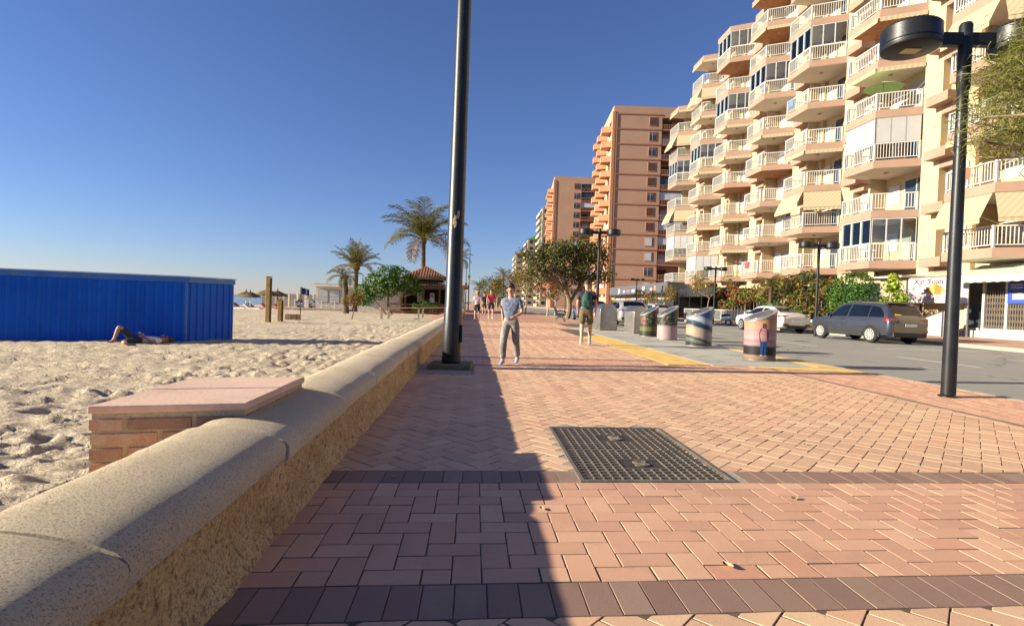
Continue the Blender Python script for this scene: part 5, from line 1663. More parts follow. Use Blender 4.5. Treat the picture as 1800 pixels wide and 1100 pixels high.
for i, yc in enumerate(BAYS + [74.3]):
    top = 8 if i < 6 else 7
    if i < 7:
        b = MB(); b.box(.15, 1.01, AY(yc) - 2.5, AY(yc) - 1.205, 3.6, Z0 + FH * top + .45); b.build('wall_strip', M_YWALL, apt)
        b = MB(); b.box(.7, 1.01, AY(yc) - 4.26, AY(yc) - 2.505, 3.6, Z0 + FH * top + .3); b.build('recess_wall', M_YWALL, apt)
    else: break
    for k in range(top + 1):
        z = Z0 + FH * k
        br = (i, k) in BROWN
        s = obj('balcony' if k < top else 'roof_slab', ME_SLAB[1 if br else 0], apt, (0, AY(yc), z))
        if k > 0:
            obj('soffit_lamp', ME_LAMP, s, (-.55, .75, -.002))
            if (i, k - 1) in AO: obj('awning', ME_AWO, s)
            elif (i, k - 1) not in BL and (i, k - 1) not in CL and rs.random() < .42: obj('awning', ME_AWC, s)
        obj('ledge', ME_LEDGE, apt, (0, AY(yc), z))
        if k == top: continue
        obj('railing', ME_RAIL, s)
        obj('side_window', ME_RW, s)
        if (i, k) in BL or (i, k) in CL:
            pf, pc = PANES['b' if (i, k) in BL else 'c']
            for q in range(3): obj('glazing_pane', pf, s, (-1.93, .06 + q * .895, 1.555))
            d = Vector((2.03, -1.13, 0))
            for q in range(3): obj('glazing_pane', pc, s, (-1.92 + d.x * q / 3, -.01 + d.y * q / 3, 1.555), rot=(0, 0, math.atan2(-d.x, d.y)))
        if rs.random() < .5:
            obj('balcony_door', ME_DFR, s); obj('door_glass', ME_DGL, s)
        else:
            obj('roller_shutter', ME_SHT, s)
        obj('window', ME_WIN2, s); obj('window_glass', ME_WG2, s)
        obj('party_wall', ME_FIN, s)
# green parasol on a balcony, air conditioner on another
t = thing('garden_parasol', 'open green parasol on a balcony of the yellow block', 'parasol', (25.45, 33.35, Z0 + FH * 3 + .5))
M_GRN = M('parasol_green', (0.42, 0.66, 0.26), .8, .08)
b = MB(); n = 8
v = [(0, 0, 2.05)] + [(1.15 * math.cos(2 * math.pi * k / n), 1.15 * math.sin(2 * math.pi * k / n), 1.62) for k in range(n)]
b.add(v, [(0, k + 1, (k + 1) % n + 1) for k in range(n)]); b.build('canopy', M_GRN, t)
b = MB(); b.cyl((0, 0, 0), (0, 0, 2.04), .025, n=8); b.build('pole', M_SHUT, t)
for (yb_, k) in ((46.5, 3), (40.05, 5), (60.1, 4)):
    b = MB(); b.box(.55, .93, AY(yb_) - .55, AY(yb_) + .25, Z0 + FH * k + 2.0, Z0 + FH * k + 2.6); ac = b.build('air_conditioner', M_SHUT, apt, bevel=.02)
    b = MB(); b.lathe([(.24, 0), (.0, -.012)], 20, (.545, AY(yb_) - .15, Z0 + FH * k + 2.3), axis='x'); b.build('fan_grille', M_TRIMB, ac, fix=False)
# balcony tables and chairs glimpsed through the railings
M_PLAS = M('plastic_white', (0.75, 0.73, 0.7), .5); M_REDCH = M('chair_red', (0.25, 0.03, 0.03), .6)
def table_set(loc, m, label):
    t = thing('balcony_table', label, 'table', loc, rs.uniform(0, 3), 'tables on the balconies')
    b = MB(); b.lathe([(0, .70), (.45, .70), (.45, .74), (0, .74)], 20); b.build('table_top', m, t)
    b = MB(); b.cyl((0, 0, 0), (0, 0, .7), .04, n=8); b.lathe([(0, .0), (.25, .0), (.04, .05)], 12); b.build('pedestal', m, t)
for (i, k, m, lb) in ((0, 0, M_REDCH, 'dark red table on the lowest balcony above the shop'), (1, 0, M_PLAS, 'white table behind glass on the balcony over the hedge'), (1, 3, M_PLAS, 'white table under the green parasol'),
                      (2, 3, M_PLAS, 'white table on a balcony in the second bay, four floors up'), (3, 4, M_PLAS, 'white table on a balcony above the air conditioner')):
    table_set((25.6, BAYS[i] + 1.0, Z0 + FH * k + .48), m, lb)

# towels hung over a few railings
for (i, k, dy, c, lb) in ((3, 0, 1.5, (0.45, 0.05, 0.07), 'red towel over the lowest railing of the fourth balcony stack'), (2, 4, 1.9, (0.10, 0.18, 0.35), 'blue towel on a railing high in the third balcony stack'), (4, 2, 1.2, (0.45, 0.42, 0.38), 'white towel on a railing in the fifth balcony stack'), (0, 1, 1.4, (0.35, 0.10, 0.05), 'rust coloured towel on a railing above the shop awning')):
    t = MB(); z = Z0 + FH * k + 1.57; n = 10
    t.grid([[(24.64 + ox + .012 * math.sin(j * 1.7), BAYS[i] + dy + .7 * j / n, z + oz) for j in range(n + 1)] for ox, oz in ((.05, -.45), (.055, -.02), (.03, .0), (-.01, -.02), (-.02, -.3), (-.025, -.62))])
    tag(t.build('towel', M('towel_cloth', c, .9, .12, 6), None, smooth=True, fix=False), lb, 'towel', 'towels on the balconies')
# ground floor: glazed fronts in shade
for (y0, y1) in ((33.0, 38.5), (39.5, 45.0), (46, 52), (53, 59), (60, 66)):
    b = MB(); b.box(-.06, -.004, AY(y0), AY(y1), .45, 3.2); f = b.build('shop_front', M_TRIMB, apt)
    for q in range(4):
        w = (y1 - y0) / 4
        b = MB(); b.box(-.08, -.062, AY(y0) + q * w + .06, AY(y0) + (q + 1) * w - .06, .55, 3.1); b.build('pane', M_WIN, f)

# ------------------------------------------------------------------ gift shop
shop = thing('gift_shop', 'gift shop front with white framed glass doors and folding lattice gates', 'shop', (26.58, 25.5, 0.1))
M_LAT = M('lattice_bronze', (0.28, 0.2, 0.13), .5, .2, metal=.4)
M_SWHITE = M('shop_white', (0.43, 0.40, 0.35), .6, .06)
b = MB(); b.box(-.55, -.02, -6, 2.35, -.1, .34); b.build('step', M_SWHITE, shop, bevel=.01)
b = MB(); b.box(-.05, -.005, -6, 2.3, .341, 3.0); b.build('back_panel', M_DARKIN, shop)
for y in (2.22, 1.22, -.02, -1.6, -2.9, -4.2):
    b = MB(); b.box(-.2, -.052, y - .07, y + .07, .341, 2.85); b.build('frame_post', M_SWHITE, shop)
b = MB(); b.box(-.2, -.052, -6, 2.3, 2.851, 3.05); b.build('lintel', M_SWHITE, shop)
b = MB(); b.box(-.19, -.052, -6, 2.29, .3415, .47); b.build('bottom_rail', M_SWHITE, shop)
for y0, y1 in ((1.29, 2.15), (.05, 1.15), (-1.53, -.09), (-2.83, -1.67)):
    b = MB(); b.box(-.09, -.075, y0, y1, .471, 2.85); b.build('door_pane', M_WIN, shop)
for y0, y1 in ((.05, 1.15), (-1.53, -.09), (-2.83, -1.67)):
    b = MB(); n = int((y1 - y0) / .13); st_ = (y1 - y0) / n
    for k in range(n):
        b.box(-.16, -.14, y0 + k * st_, y0 + k * st_ + .025, .48, 2.4)
        for z in np.arange(.5, 2.3, .3):
            b.beam((-.15, y0 + k * st_, z), (-.15, y0 + (k + 1) * st_, z + .15), .018); b.beam((-.13, y0 + k * st_, z + .15), (-.13, y0 + (k + 1) * st_, z), .018)
    b.build('lattice_gate', M_LAT, shop)
# goods behind the glass
for k in range(10):
    y0 = -2.6 + k * .48
    b = MB(); b.box(-.072, -.056, y0, y0 + .3, .6, 1.3 + .5 * rs.random()); b.build('hung_towel', M('goods%d' % k, (rs.uniform(.15, .5), rs.uniform(.1, .4), rs.uniform(.08, .35)), .8), shop)
b = MB(); b.box(-.235, -.21, -1.55, -.1, 1.75, 2.8); po = b.build('poster', M('poster_blue', (0.03, 0.07, 0.32), .5, .15, 3), shop)
b = MB(); b.box(-.239, -.2352, -1.35, -.35, 1.95, 2.25); b.build('poster_picture', M('poster_print', (0.55, 0.3, 0.3), .5, .6, 9), po)
for j, (tx, z) in enumerate((('SIM', 2.62), ('CARD', 2.47))):
    pass
for j, z in enumerate((2.64, 2.50)):
    b = MB(); b.box(-.239, -.2352, -.85, -.25, z, z + .06); b.build('poster_line', M_SHUT, po)
# pale green awning
M_MINT = M('awning_mint', (0.34, 0.39, 0.32), .85, .08, 2)
b = MB(); n = 60; y0, y1 = -6, 1.5
rows = []
for x, z, sc in ((-.1, 3.75, 0), (-.9, 3.42, 0), (-1.75, 3.05, 0), (-1.78, 2.78, 1)):
    rows.append([(x, y0 + (y1 - y0) * i / n, z - (.05 * abs(math.sin(i / n * math.pi * 16)) if sc else 0)) for i in range(n + 1)])
b.grid(rows); b.build('awning', M_MINT, shop, fix=False)
b = MB(); b.beam((-1.76, -6, 3.06), (-1.76, 1.5, 3.06), .06); b.build('awning_bar', M_SWHITE, shop)
# banner, a board standing out from the facade
ban = thing('shop_banner', 'white banner with orange parasol picture and curly lettering beside the shop', 'banner', (25.55, 28.7, 1.85), R(1))
b = MB(); b.box(-.02, .02, -1.95, 1.95, 0, 1.42); b.build('board', M('banner_white', (0.46, 0.435, 0.42), .55, .05, 2), ban)
b = MB()
for y in (-1.9, 1.9): b.box(.022, .08, y - .04, y + .04, -1.75, 1.5)
b.box(.022, .08, -1.95, 1.95, 1.42, 1.5); b.build('frame', M_STEELD, ban)
def face_text(body, size, col, y, z, par, sx=1.0, rot=0.0, bold=.004):
    m = textmesh(body, size, .003, bold); m.materials.append(M('ink_' + body.replace(' ', '_').lower(), col, .6))
    o = obj('lettering', m, par, (-.0255, y, z), rot=Euler((R(90), 0, R(-90)), 'XYZ'))
    o.scale = (sx, 1, 1)
    return o
face_text('Xin Yuan', .46, (0.07, 0.012, 0.012), .55, 1.20, ban, 1.15)
face_text('GIFT SHOP', .26, (0.36, 0.12, 0.10), .55, .26, ban, 1.2)
b = MB()
pts = [(.75, .62), (.35, 1.0), (-.1, 1.04), (-.45, .78), (-.35, .48)]
M_OR1, M_OR2 = M('print_orange', (0.46, 0.14, 0.03), .6), M('print_amber', (0.50, 0.26, 0.06), .6)
for nm, poly, m in (('printed_parasol', [(.82, .70), (.45, .98), (.58, .58)], M_OR1), ('printed_parasol', [(.578, .58), (.448, .98), (.1, 1.06), (.12, .48)], M_OR2), ('printed_parasol', [(.118, .48), (.098, 1.06), (-.3, .95), (-.28, .46)], M_OR1), ('printed_parasol', [(-.282, .46), (-.302, .95), (-.62, .66)], M_OR2)):
    b = MB(); b.add([(-.0235, y, z) for y, z in poly], [tuple(range(len(poly)))]); b.build(nm, m, ban, fix=False)
for nm, y, z, r_, c in (('printed_fish', 1.55, .32, .12, (0.62, 0.2, 0.35)), ('printed_mask', 1.15, .42, .13, (0.2, 0.25, 0.22)), ('printed_cap', .88, .45, .09, (0.25, 0.25, 0.23)), ('printed_shell', -1.2, .45, .14, (0.12, 0.08, 0.3)), ('printed_toy', -1.35, .85, .13, (0.5, 0.4, 0.12)), ('printed_goggles', 1.1, .95, .13, (0.2, 0.2, 0.2)), ('printed_mark', 1.55, .8, .12, (0.18, 0.17, 0.17))):
    b = MB(); n = 14
    b.add([(-.0235, y + r_ * (1 + .3 * math.sin(3 * a)) * math.cos(a), z + r_ * .8 * (1 + .2 * math.cos(4 * a)) * math.sin(a)) for a in [2 * math.pi * k / n for k in range(n)]], [tuple(range(n))]); b.build(nm, M(nm, c, .6), ban, fix=False)
# low white ramp wall and grey kiosk wall
t = thing('ramp_wall', 'sloping white ramp wall in front of the shop', 'wall', (24.6, 28.5, .05))
b = MB(); b.add([(-.1, -1.6, 0), (-.1, 2.2, 0), (-.1, 2.2, .75), (-.1, .2, .75), (-.1, -1.6, 1.35), (.1, -1.6, 0), (.1, 2.2, 0), (.1, 2.2, .75), (.1, .2, .75), (.1, -1.6, 1.35)],
      [(0, 1, 2, 3, 4), (9, 8, 7, 6, 5), (0, 5, 6, 1), (1, 6, 7, 2), (2, 7, 8, 3), (3, 8, 9, 4), (4, 9, 5, 0)]); b.build('wall', M_SWHITE, t)
b = MB(); b.beam((0, -1.6, 1.42), (0, .2, .82), .05); b.build('handrail', M_WOODD, t)
t = thing('kiosk_wall', 'grey stone kiosk wall with small framed openings left of the banner', 'wall', (25.5, 32.0, .05))
b = MB(); b.box(0, .9, -1.2, .9, 0, 3.3); b.build('wall', M('kiosk_grey', (0.34, 0.28, 0.21), .85, .15, 2), t)
b = MB(); b.box(-.5, 1.0, -1.4, 1.1, 3.301, 3.42); b.build('roof', M_SWHITE, t)
b = MB(); b.box(-.05, -.002, -.9, .1, 1.0, 1.75); f = b.build('framed_opening', M_SWHITE, t)
b = MB(); b.box(-.07, -.052, -.72, -.1, 1.12, 1.6); b.build('pane', M_WIN, f)
b = MB(); b.box(-.06, -.002, -.95, .15, 1.80, 1.9); b.build('blue_trim', M('trim_blue', (0.05, 0.06, 0.2), .6), t)

# ------------------------------------------------------------------ railings and restaurant canopies on the far pavement
def bar_railing(name, label, p0, p1, h, m, sp=.14):
    p0, p1 = Vector(p0), Vector(p1)
    t = thing(name, label, 'railing', p0)
    d = p1 - p0; L = d.length
    n = int(L / 2.0)
    for k in range(n + 1):
        q = d * k / n
        b = MB(); b.box(q.x - .035, q.x + .035, q.y - .035, q.y + .035, 0, h + .03); b.build('post', m, t)
    b = MB(); b.beam(Vector((0, 0, h)), d + Vector((0, 0, h)), .06, .05); b.build('top_rail', m, t)
    b = MB(); b.beam(Vector((0, 0, .15)), d + Vector((0, 0, .15)), .04, .04); b.build('bottom_rail', m, t)
    k = int(L / sp); bb = MB(); bb.box(-.011, .011, -.011, .011, .17, h - .026); bar = bb.mesh('bar', m)
    k = min(k, 290)
    for j in range(1, k):
        obj('bar', bar, t, d * j / k)
bar_railing('pavement_railing', 'white barred railing along the far pavement behind the scooter', (20.2, 33.6, .02), (20.4, 52, .02), 1.05, M_RAIL)
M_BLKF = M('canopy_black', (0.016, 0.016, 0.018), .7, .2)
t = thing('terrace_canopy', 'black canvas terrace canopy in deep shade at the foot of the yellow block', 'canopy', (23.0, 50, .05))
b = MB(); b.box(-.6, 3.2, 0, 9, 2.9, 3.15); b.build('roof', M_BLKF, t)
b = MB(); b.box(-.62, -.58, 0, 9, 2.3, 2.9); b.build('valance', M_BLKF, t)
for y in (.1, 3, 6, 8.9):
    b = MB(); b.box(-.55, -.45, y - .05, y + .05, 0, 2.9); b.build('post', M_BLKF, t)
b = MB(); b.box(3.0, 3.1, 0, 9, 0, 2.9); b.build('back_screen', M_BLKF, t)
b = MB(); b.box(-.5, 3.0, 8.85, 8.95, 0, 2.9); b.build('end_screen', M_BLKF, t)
t = thing('restaurant_front', 'restaurant with grey fascia and white lettering at the foot of the tan tower', 'restaurant', (23.6, 66, .05))
M_FASC = M('fascia_grey', (0.09, 0.09, 0.095), .5, .1)
b = MB(); b.box(0, 4, 0, 29, 3.0, 4.3); b.build('fascia', M_FASC, t)
b = MB(); b.box(-.3, 4, 0, 29, 2.78, 2.98); b.build('canopy_edge', M_BLKF, t)
b = MB(); b.box(1.0, 4, .2, 28.8, 0, 2.78); b.build('front', M_WIN, t)
for k in range(10):
    b = MB(); b.box(.88, .99, .3 + k * 3.1, .45 + k * 3.1, 0, 2.78); b.build('mullion', M_RAIL, t)
    b = MB(); b.box(.90, .985, .6 + k * 3.1, 3.1 + k * 3.1, 2.2, 2.6); b.build('lit_sign_strip', M_RAIL if k % 3 else M_OR2, t)
def fas(body, size, col, y, z):
    m = textmesh(body, size, .01, .012); m.materials.append(M('sign_' + body.lower(), col, .6))
    obj('lettering', m, t, (-.02, y, z), rot=Euler((R(90), 0, R(-90)), 'XYZ'))
for body, size, col, y, z in (('gu', 1.25, (.8, .8, .8), 22.5, 3.7), ('MEX', .5, (.75, .7, .7), 19.6, 3.4), ('CUZZ', .6, (.75, .75, .75), 14.5, 3.42), ('gu', 1.35, (.8, .8, .8), 9.6, 3.75), ('wo', .7, (.8, .75, .7), 6.2, 3.55)):
    fas(body, size, col, y, z)
b = MB(); b.lathe([(0, -.02), (.34, -.02), (.34, 0)], 18, (0, 4.6, 3.6), axis='x'); b.build('sign_disc', M('sign_orange', (.7, .2, .08), .6), t, fix=False)
b = MB(); b.box(-.025, -.002, 16.6, 18.0, 3.3, 3.6); b.build('sign_red', M('sign_pink', (.65, .12, .2), .6), t)

# ------------------------------------------------------------------ towers along the front
M_TAN = M('tower_tan', (0.47, 0.27, 0.17), 0.9, 0.06, 0.25, 0.25, 12, dirt=(0.41, 0.235, 0.15), dscale=0.12)
M_TANO = M('tower_orange', (0.47, 0.215, 0.11), 0.85, 0.08, 0.4)
M_TANB = M('tower_band', (0.36, 0.15, 0.085), 0.85, 0.1, 0.4)
M_SHD = M('shutter_dark', (0.10, 0.04, 0.025), 0.7, 0.2)
def tower(name, label, x0, x1, y0, y1, h, fh, nfl, wx, rec, seed, side=True, bands=True):
    rs = random.Random(seed)
    t = thing(name, label, 'building', (x0, y0, 0), R(-4.5))
    W, D = x1 - x0, y1 - y0
    rw = rec - x0
    b = MB(); b.box(0, rw, 0, D, 0, h); b.box(rw + .01, W, 2.2, D, 0, h - .01); b.box(rw, W, 0, 2.2, h - 2.2, h - .02); b.build('wall', M_TAN, t)
    b = MB(); b.box(-.25, .35, -.15, .5, 0, h - 1.2); b.box(.55, .75, -.12, .2, 0, h - 1.6); b.build('corner_pier', M_TANO, t)
    if bands:
        for k in range(nfl):
            z = h - 1.6 - fh * k
            b = MB(); b.box(.76, rw, -.10, -.002, z - .12, z + .12); b.build('floor_band', M_TANB, t)
    wx0, wx1 = wx[0] - x0, wx[1] - x0
    for k in range(nfl):
        z = h - 1.6 - fh * (k + 1) + .85
        b = MB(); b.box(wx0 - .12, wx1 + .12, -.08, -.002, z - .12, z + 1.75); f = b.build('window', M_TANO if bands else M_TANB, t)
        m = rs.choice([M_SHD, M_SHD, M_WIN, M_WIN, M_WINP])
        b = MB(); b.box(wx0, wx1, -.10, -.082, z, z + 1.6); b.build('pane', m, f)
        if m is M_WIN:
            b = MB(); b.box((wx0 + wx1) / 2 - .04, (wx0 + wx1) / 2 + .04, -.125, -.102, z, z + 1.6); b.box(wx0, wx1, -.12, -.101, z + 1.2, z + 1.28); b.build('glazing_bar', M_SHUT, f)
        zs = h - 1.6 - fh * (k + 1)
        b = MB(); b.box(rw + .02, W, -.05, 2.19, zs - .12, zs + .14); s = b.build('balcony', M_TANB, t)
        b = MB()
        for q in np.arange(rw + .1, W, .35): b.box(q, q + .05, 0, .04, zs + .14, zs + 1.05)
        b.box(rw + .05, W, -.02, .05, zs + 1.05, zs + 1.12); b.build('railing', M_TANO, s)
        b = MB(); b.box(rw + .8, rw + 2.6, 2.12, 2.19, zs + .2, zs + 2.3); b.build('balcony_door', rs.choice([M_WIN, M_WINP, M_SHD]), s)
        if rs.random() < .4:
            b = MB(); b.box(rw + .1, W - .2, .2, .3, zs + 1.2, zs + 2.75); b.build('enclosure', rs.choice([M_WIN, M_WINP]), s)
        if side:
            for (ya, yb_) in ((2.0, 5.6), (8.0, 11.6), (14, 17.6)):
                if yb_ > D: continue
                b = MB(); b.prism([(-1.9, ya + .8), (-1.9, yb_ - .8), (-.01, yb_), (-.01, ya)], zs - .1, zs + .25); s2 = b.build('balcony', M_TANO, t)
                b = MB(); b.prism([(-1.88, ya + .84), (-1.8, ya + .9), (-1.8, yb_ - .9), (-1.88, yb_ - .84)], zs + .25, zs + 1.15); b.prism([(-1.82, ya + .82), (-.02, ya + .04), (-.02, ya + .1), (-1.8, ya + .88)], zs + .252, zs + 1.15); b.build('parapet', M_TANO, s2)
                b = MB(); b.box(-.06, -.004, ya + .8, yb_ - .8, zs + .3, zs + 2.4); b.build('balcony_door', rs.choice([M_WIN, M_WINP, M_SHD]), s2)
    return t
tower('tower_block', 'tall tan tower with banded end wall rising beside the yellow block', 27.1, 46, 111, 135, 42.2, 3.07, 12, (34.5, 35.8), 37.0, 1)
tower('tower_block', 'farther tan tower with plain end wall and dark windows', 24.2, 40, 175, 200, 42.3, 3.07, 12, (30.7, 32.2), 32.9, 2, True, False)
def low_block(name, label, x0, x1, y0, h, roof, wall, nfl, rise, seed):
    rs = random.Random(seed); W = x1 - x0; D = 14
    t = thing(name, label, 'building', (x0, y0, 0), 0, 'distant buildings on the front')
    b = MB(); b.box(0, W, 0, D, 0, h); b.build('wall', wall, t)
    if rise:
        b = MB(); i = min(W, D) / 2 * .8
        b.add([(-.5, -.5, h + .01), (W + .5, -.5, h + .01), (W + .5, D + .5, h + .01), (-.5, D + .5, h + .01), (i, i, h + rise), (W - i * .4, i, h + rise), (W - i * .4, D - i, h + rise), (i, D - i, h + rise)], [(0, 1, 5, 4), (1, 2, 6, 5), (2, 3, 7, 6), (3, 0, 4, 7), (4, 5, 6, 7), (3, 2, 1, 0)]); b.build('roof', roof, t)
    fh = h / nfl
    for k in range(nfl):
        z = fh * k + .3
        b = MB(); b.box(-1.2, -.01, .5, D - .5, z - .2, z + .1); s = b.build('balcony', wall, t)
        b = MB(); b.box(-1.2, -1.1, .5, D - .5, z + .1, z + 1.0); b.build('parapet', wall, s)
        b = MB(); b.box(-.06, -.004, 1.5, D - 1.5, z + .4, z + 2.2); b.build('balcony_door', M_WIN, s)
        for q in range(max(1, int(W / 3.2))):
            b = MB(); b.box(.8 + q * 3.2, 2.4 + q * 3.2, -.06, -.004, z + .8, z + 2.1); b.build('window', M_WIN, t)
M_CREAM = M('far_cream', (0.46, 0.36, 0.22), .85, .06, .3); M_FWHITE = M('far_white', (0.45, 0.42, 0.38), .85, .06, .3)
low_block('far_building', 'cream building edge seen past the farther tower', 28.3, 40, 240, 43.5, None, M_CREAM, 14, 0, 1)
low_block('far_building', 'cream building with green pitched roof behind the broad tree', 26.3, 40, 282, 34.4, M('roof_green', (0.08, 0.23, 0.07), .7), M_CREAM, 11, 3.2, 2)
low_block('far_building', 'cream building with red pitched roof, farthest of the tall ones', 22.0, 36, 305, 28.7, M('roof_red', (0.34, 0.10, 0.06), .7), M_CREAM, 9, 3.3, 3)
low_block('far_building', 'low white building beneath the distant palms', 9.9, 30, 400, 14.2, None, M_FWHITE, 4, 0, 4)

# ------------------------------------------------------------------ planting at the foot of the yellow block
def hedge(name, label, loc, boxes, n, leaf, mats, seed, mixi=None, aspect=.5, shell=.72, stem=True):
    rs = random.Random(seed)
    t = thing(name, label, 'hedge' if 'hedge' in name else 'shrub', loc)
    for c, r_ in boxes:
        b = MB(); limb(b, (c[0], c[1], 0), (c[0], c[1], c[2]), .05, .02, rs, .05); b.build('stem', M_TRUNK, t, smooth=True)
    pts, nr = clump_points(boxes, n, rs, shell)
    pr_ = [(p, q) for p, q in zip(pts, nr) if p[2] > .02]
    b = MB(); mats = mats if isinstance(mats, list) else [mats]
    for p, q in pr_: leaf_quads(b, [p], [q], leaf, rs, rs.choices(range(len(mats)), mixi or [1] * len(mats))[0], aspect, .8)
    b.build('crown', mats, t, fix=False)
cs = []
rs = random.Random(50)
for k in range(18):
    u = rs.random()
    cs.append(((rs.uniform(-.5, .5), -3.0 + 6.2 * u, rs.uniform(.7, 3.8 - .6 * abs(u - .5))), rs.uniform(.6, .85)))
hedge('croton_hedge', 'tall hedge of copper and green croton leaves behind the grey SUV', (22.4, 35.0, .05), cs, 4600, .30, M_CROTON, 51, aspect=.38)
cs = [((0, 0, 2.2), 1.35), ((0, .5, 1.6), 1.2), ((0, -.6, 1.5), 1.2), ((0, .3, .8), 1.0), ((0, -.5, 2.6), .8), ((0, .8, 2.4), .8)]
hedge('clipped_bush', 'rounded clipped green bush next to the croton hedge', (22.2, 30.7, .05), cs, 5200, .13, M_HEDGE, 52, aspect=.6, shell=.9)
cs = [((0, 0, 2.6), .55), ((.1, -.5, 1.9), .5), ((0, .4, 1.7), .45), ((.1, .1, 3.0), .4)]
hedge('broadleaf_shrub', 'loose broad leaved yellow green shrub right of the clipped bush', (23.2, 29.0, .05), cs, 420, .24, M_YLEAF, 53, aspect=.7, shell=.3)
cs = []
rs = random.Random(55)
for k in range(16): cs.append(((rs.uniform(-.5, .6), rs.uniform(-4.2, 4.2), rs.uniform(1.0, 3.3)), rs.uniform(.55, .8)))
hedge('flowering_shrub', 'bougainvillea with magenta flowers and green leaves by the railing', (22.6, 43.4, .05), cs, 3600, .19, [M_HEDGE, M_BOUG, M_YLEAF], 56, [5, 2.2, 1.2], .6, .5)
cs = [((0, 0, .7), .7), ((0, 1.2, .8), .75), ((0, -1.2, .7), .7), ((0, 2.4, 1.0), .7)]
hedge('low_hedge', 'low green shrubs under the croton leaves', (21.5, 36.2, .05), cs, 1500, .15, M_LEAF_BR, 57, aspect=.6)
palm('palm_tree', 'small young palm among the shrubs before the yellow block', (22.0, 39.4, .05), 2.9, .13, 1.5, 20, 12, (0, 0), 'young palms in the planting', dry=0.1, lift=(-.2, 1.3), droop=(.8, 1.6))
def dry_tree(x, y, h, r_, seed, lb, mats=None):
    rs = random.Random(seed); cs = []
    for k in range(12):
        a = rs.uniform(0, 6.28); q = rs.random() ** .5 * r_
        cs.append(((q * math.cos(a), q * math.sin(a), h - r_ * .4 + rs.uniform(-.35, .35) * r_), r_ * rs.uniform(.3, .45)))
    leafy_tree('pavement_tree', lb, 'tree', (x, y, .02), cs, 1500, .14, mats or [M_LEAF_DRY, M_LEAF_MIX], (0, 0, h * .5), .07, seed, M_TRUNK, 'sparse trees on the far pavement', shell=.15)
dry_tree(21.0, 47.8, 4.2, 2.0, 61, 'sparse brownish tree in front of the black canopy')
dry_tree(19.9, 57.0, 3.2, 1.9, 62, 'low tawny tree in front of the restaurant lettering')
dry_tree(20.4, 64.5, 3.1, 1.6, 63, 'low tawny tree farther along by the restaurant', [M_LEAF_RED, M_LEAF_DRY])
t = thing('utility_cabinet', 'small teal cabinet beside the croton hedge', 'cabinet', (21.6, 38.3, .03))
b = MB(); b.box(-.25, .25, -.35, .35, 0, 1.55); b.build('body', M('teal_metal', (0.03, 0.16, 0.17), .5), t, bevel=.02)
b = MB(); b.box(-.275, -.252, -.3, .3, .2, 1.4); b.build('door', M('teal_door', (0.035, 0.19, 0.2), .5), t)
b = MB(); b.box(-.3, .3, -.4, .4, 1.552, 1.6); b.build('top', M_STEELD, t)

# ------------------------------------------------------------------ people
M_LEAFB = M('leaf_litter', (0.42, 0.30, 0.16), .8, .3, 40)
M_SKIN = M('skin', (0.50, 0.29, 0.19), 0.6, 0.08, 12)
M_SKIN2 = M('skin_tan', (0.40, 0.20, 0.12), 0.55, 0.08, 12)
M_HAIRB = M('hair_brown', (0.06, 0.035, 0.02), 0.6, 0.3, 60)
M_HAIRBL = M('hair_blond', (0.45, 0.27, 0.10), 0.6, 0.3, 60)
M_EYE = M('eye_dark', (0.02, 0.015, 0.012), 0.3)
M_LIP = M('lip', (0.35, 0.12, 0.10), 0.5)

def skin_obj(name, verts, edges, radii, mat, parent, root=0, sub=2):
    me = bpy.data.meshes.new(name)
    me.from_pydata([tuple(v) for v in verts], edges, [])
    me.materials.append(mat)
    o = obj(name, me, parent)
    o.modifiers.new('skin', 'SKIN').use_smooth_shade = True
    sv = me.skin_vertices[0].data
    for i, r_ in enumerate(radii):
        sv[i].radius = r_ if hasattr(r_, '__len__') else (r_, r_)
        sv[i].use_root = i == root
    s = o.modifiers.new('sub', 'SUBSURF'); s.levels = sub; s.render_levels = sub
    return o

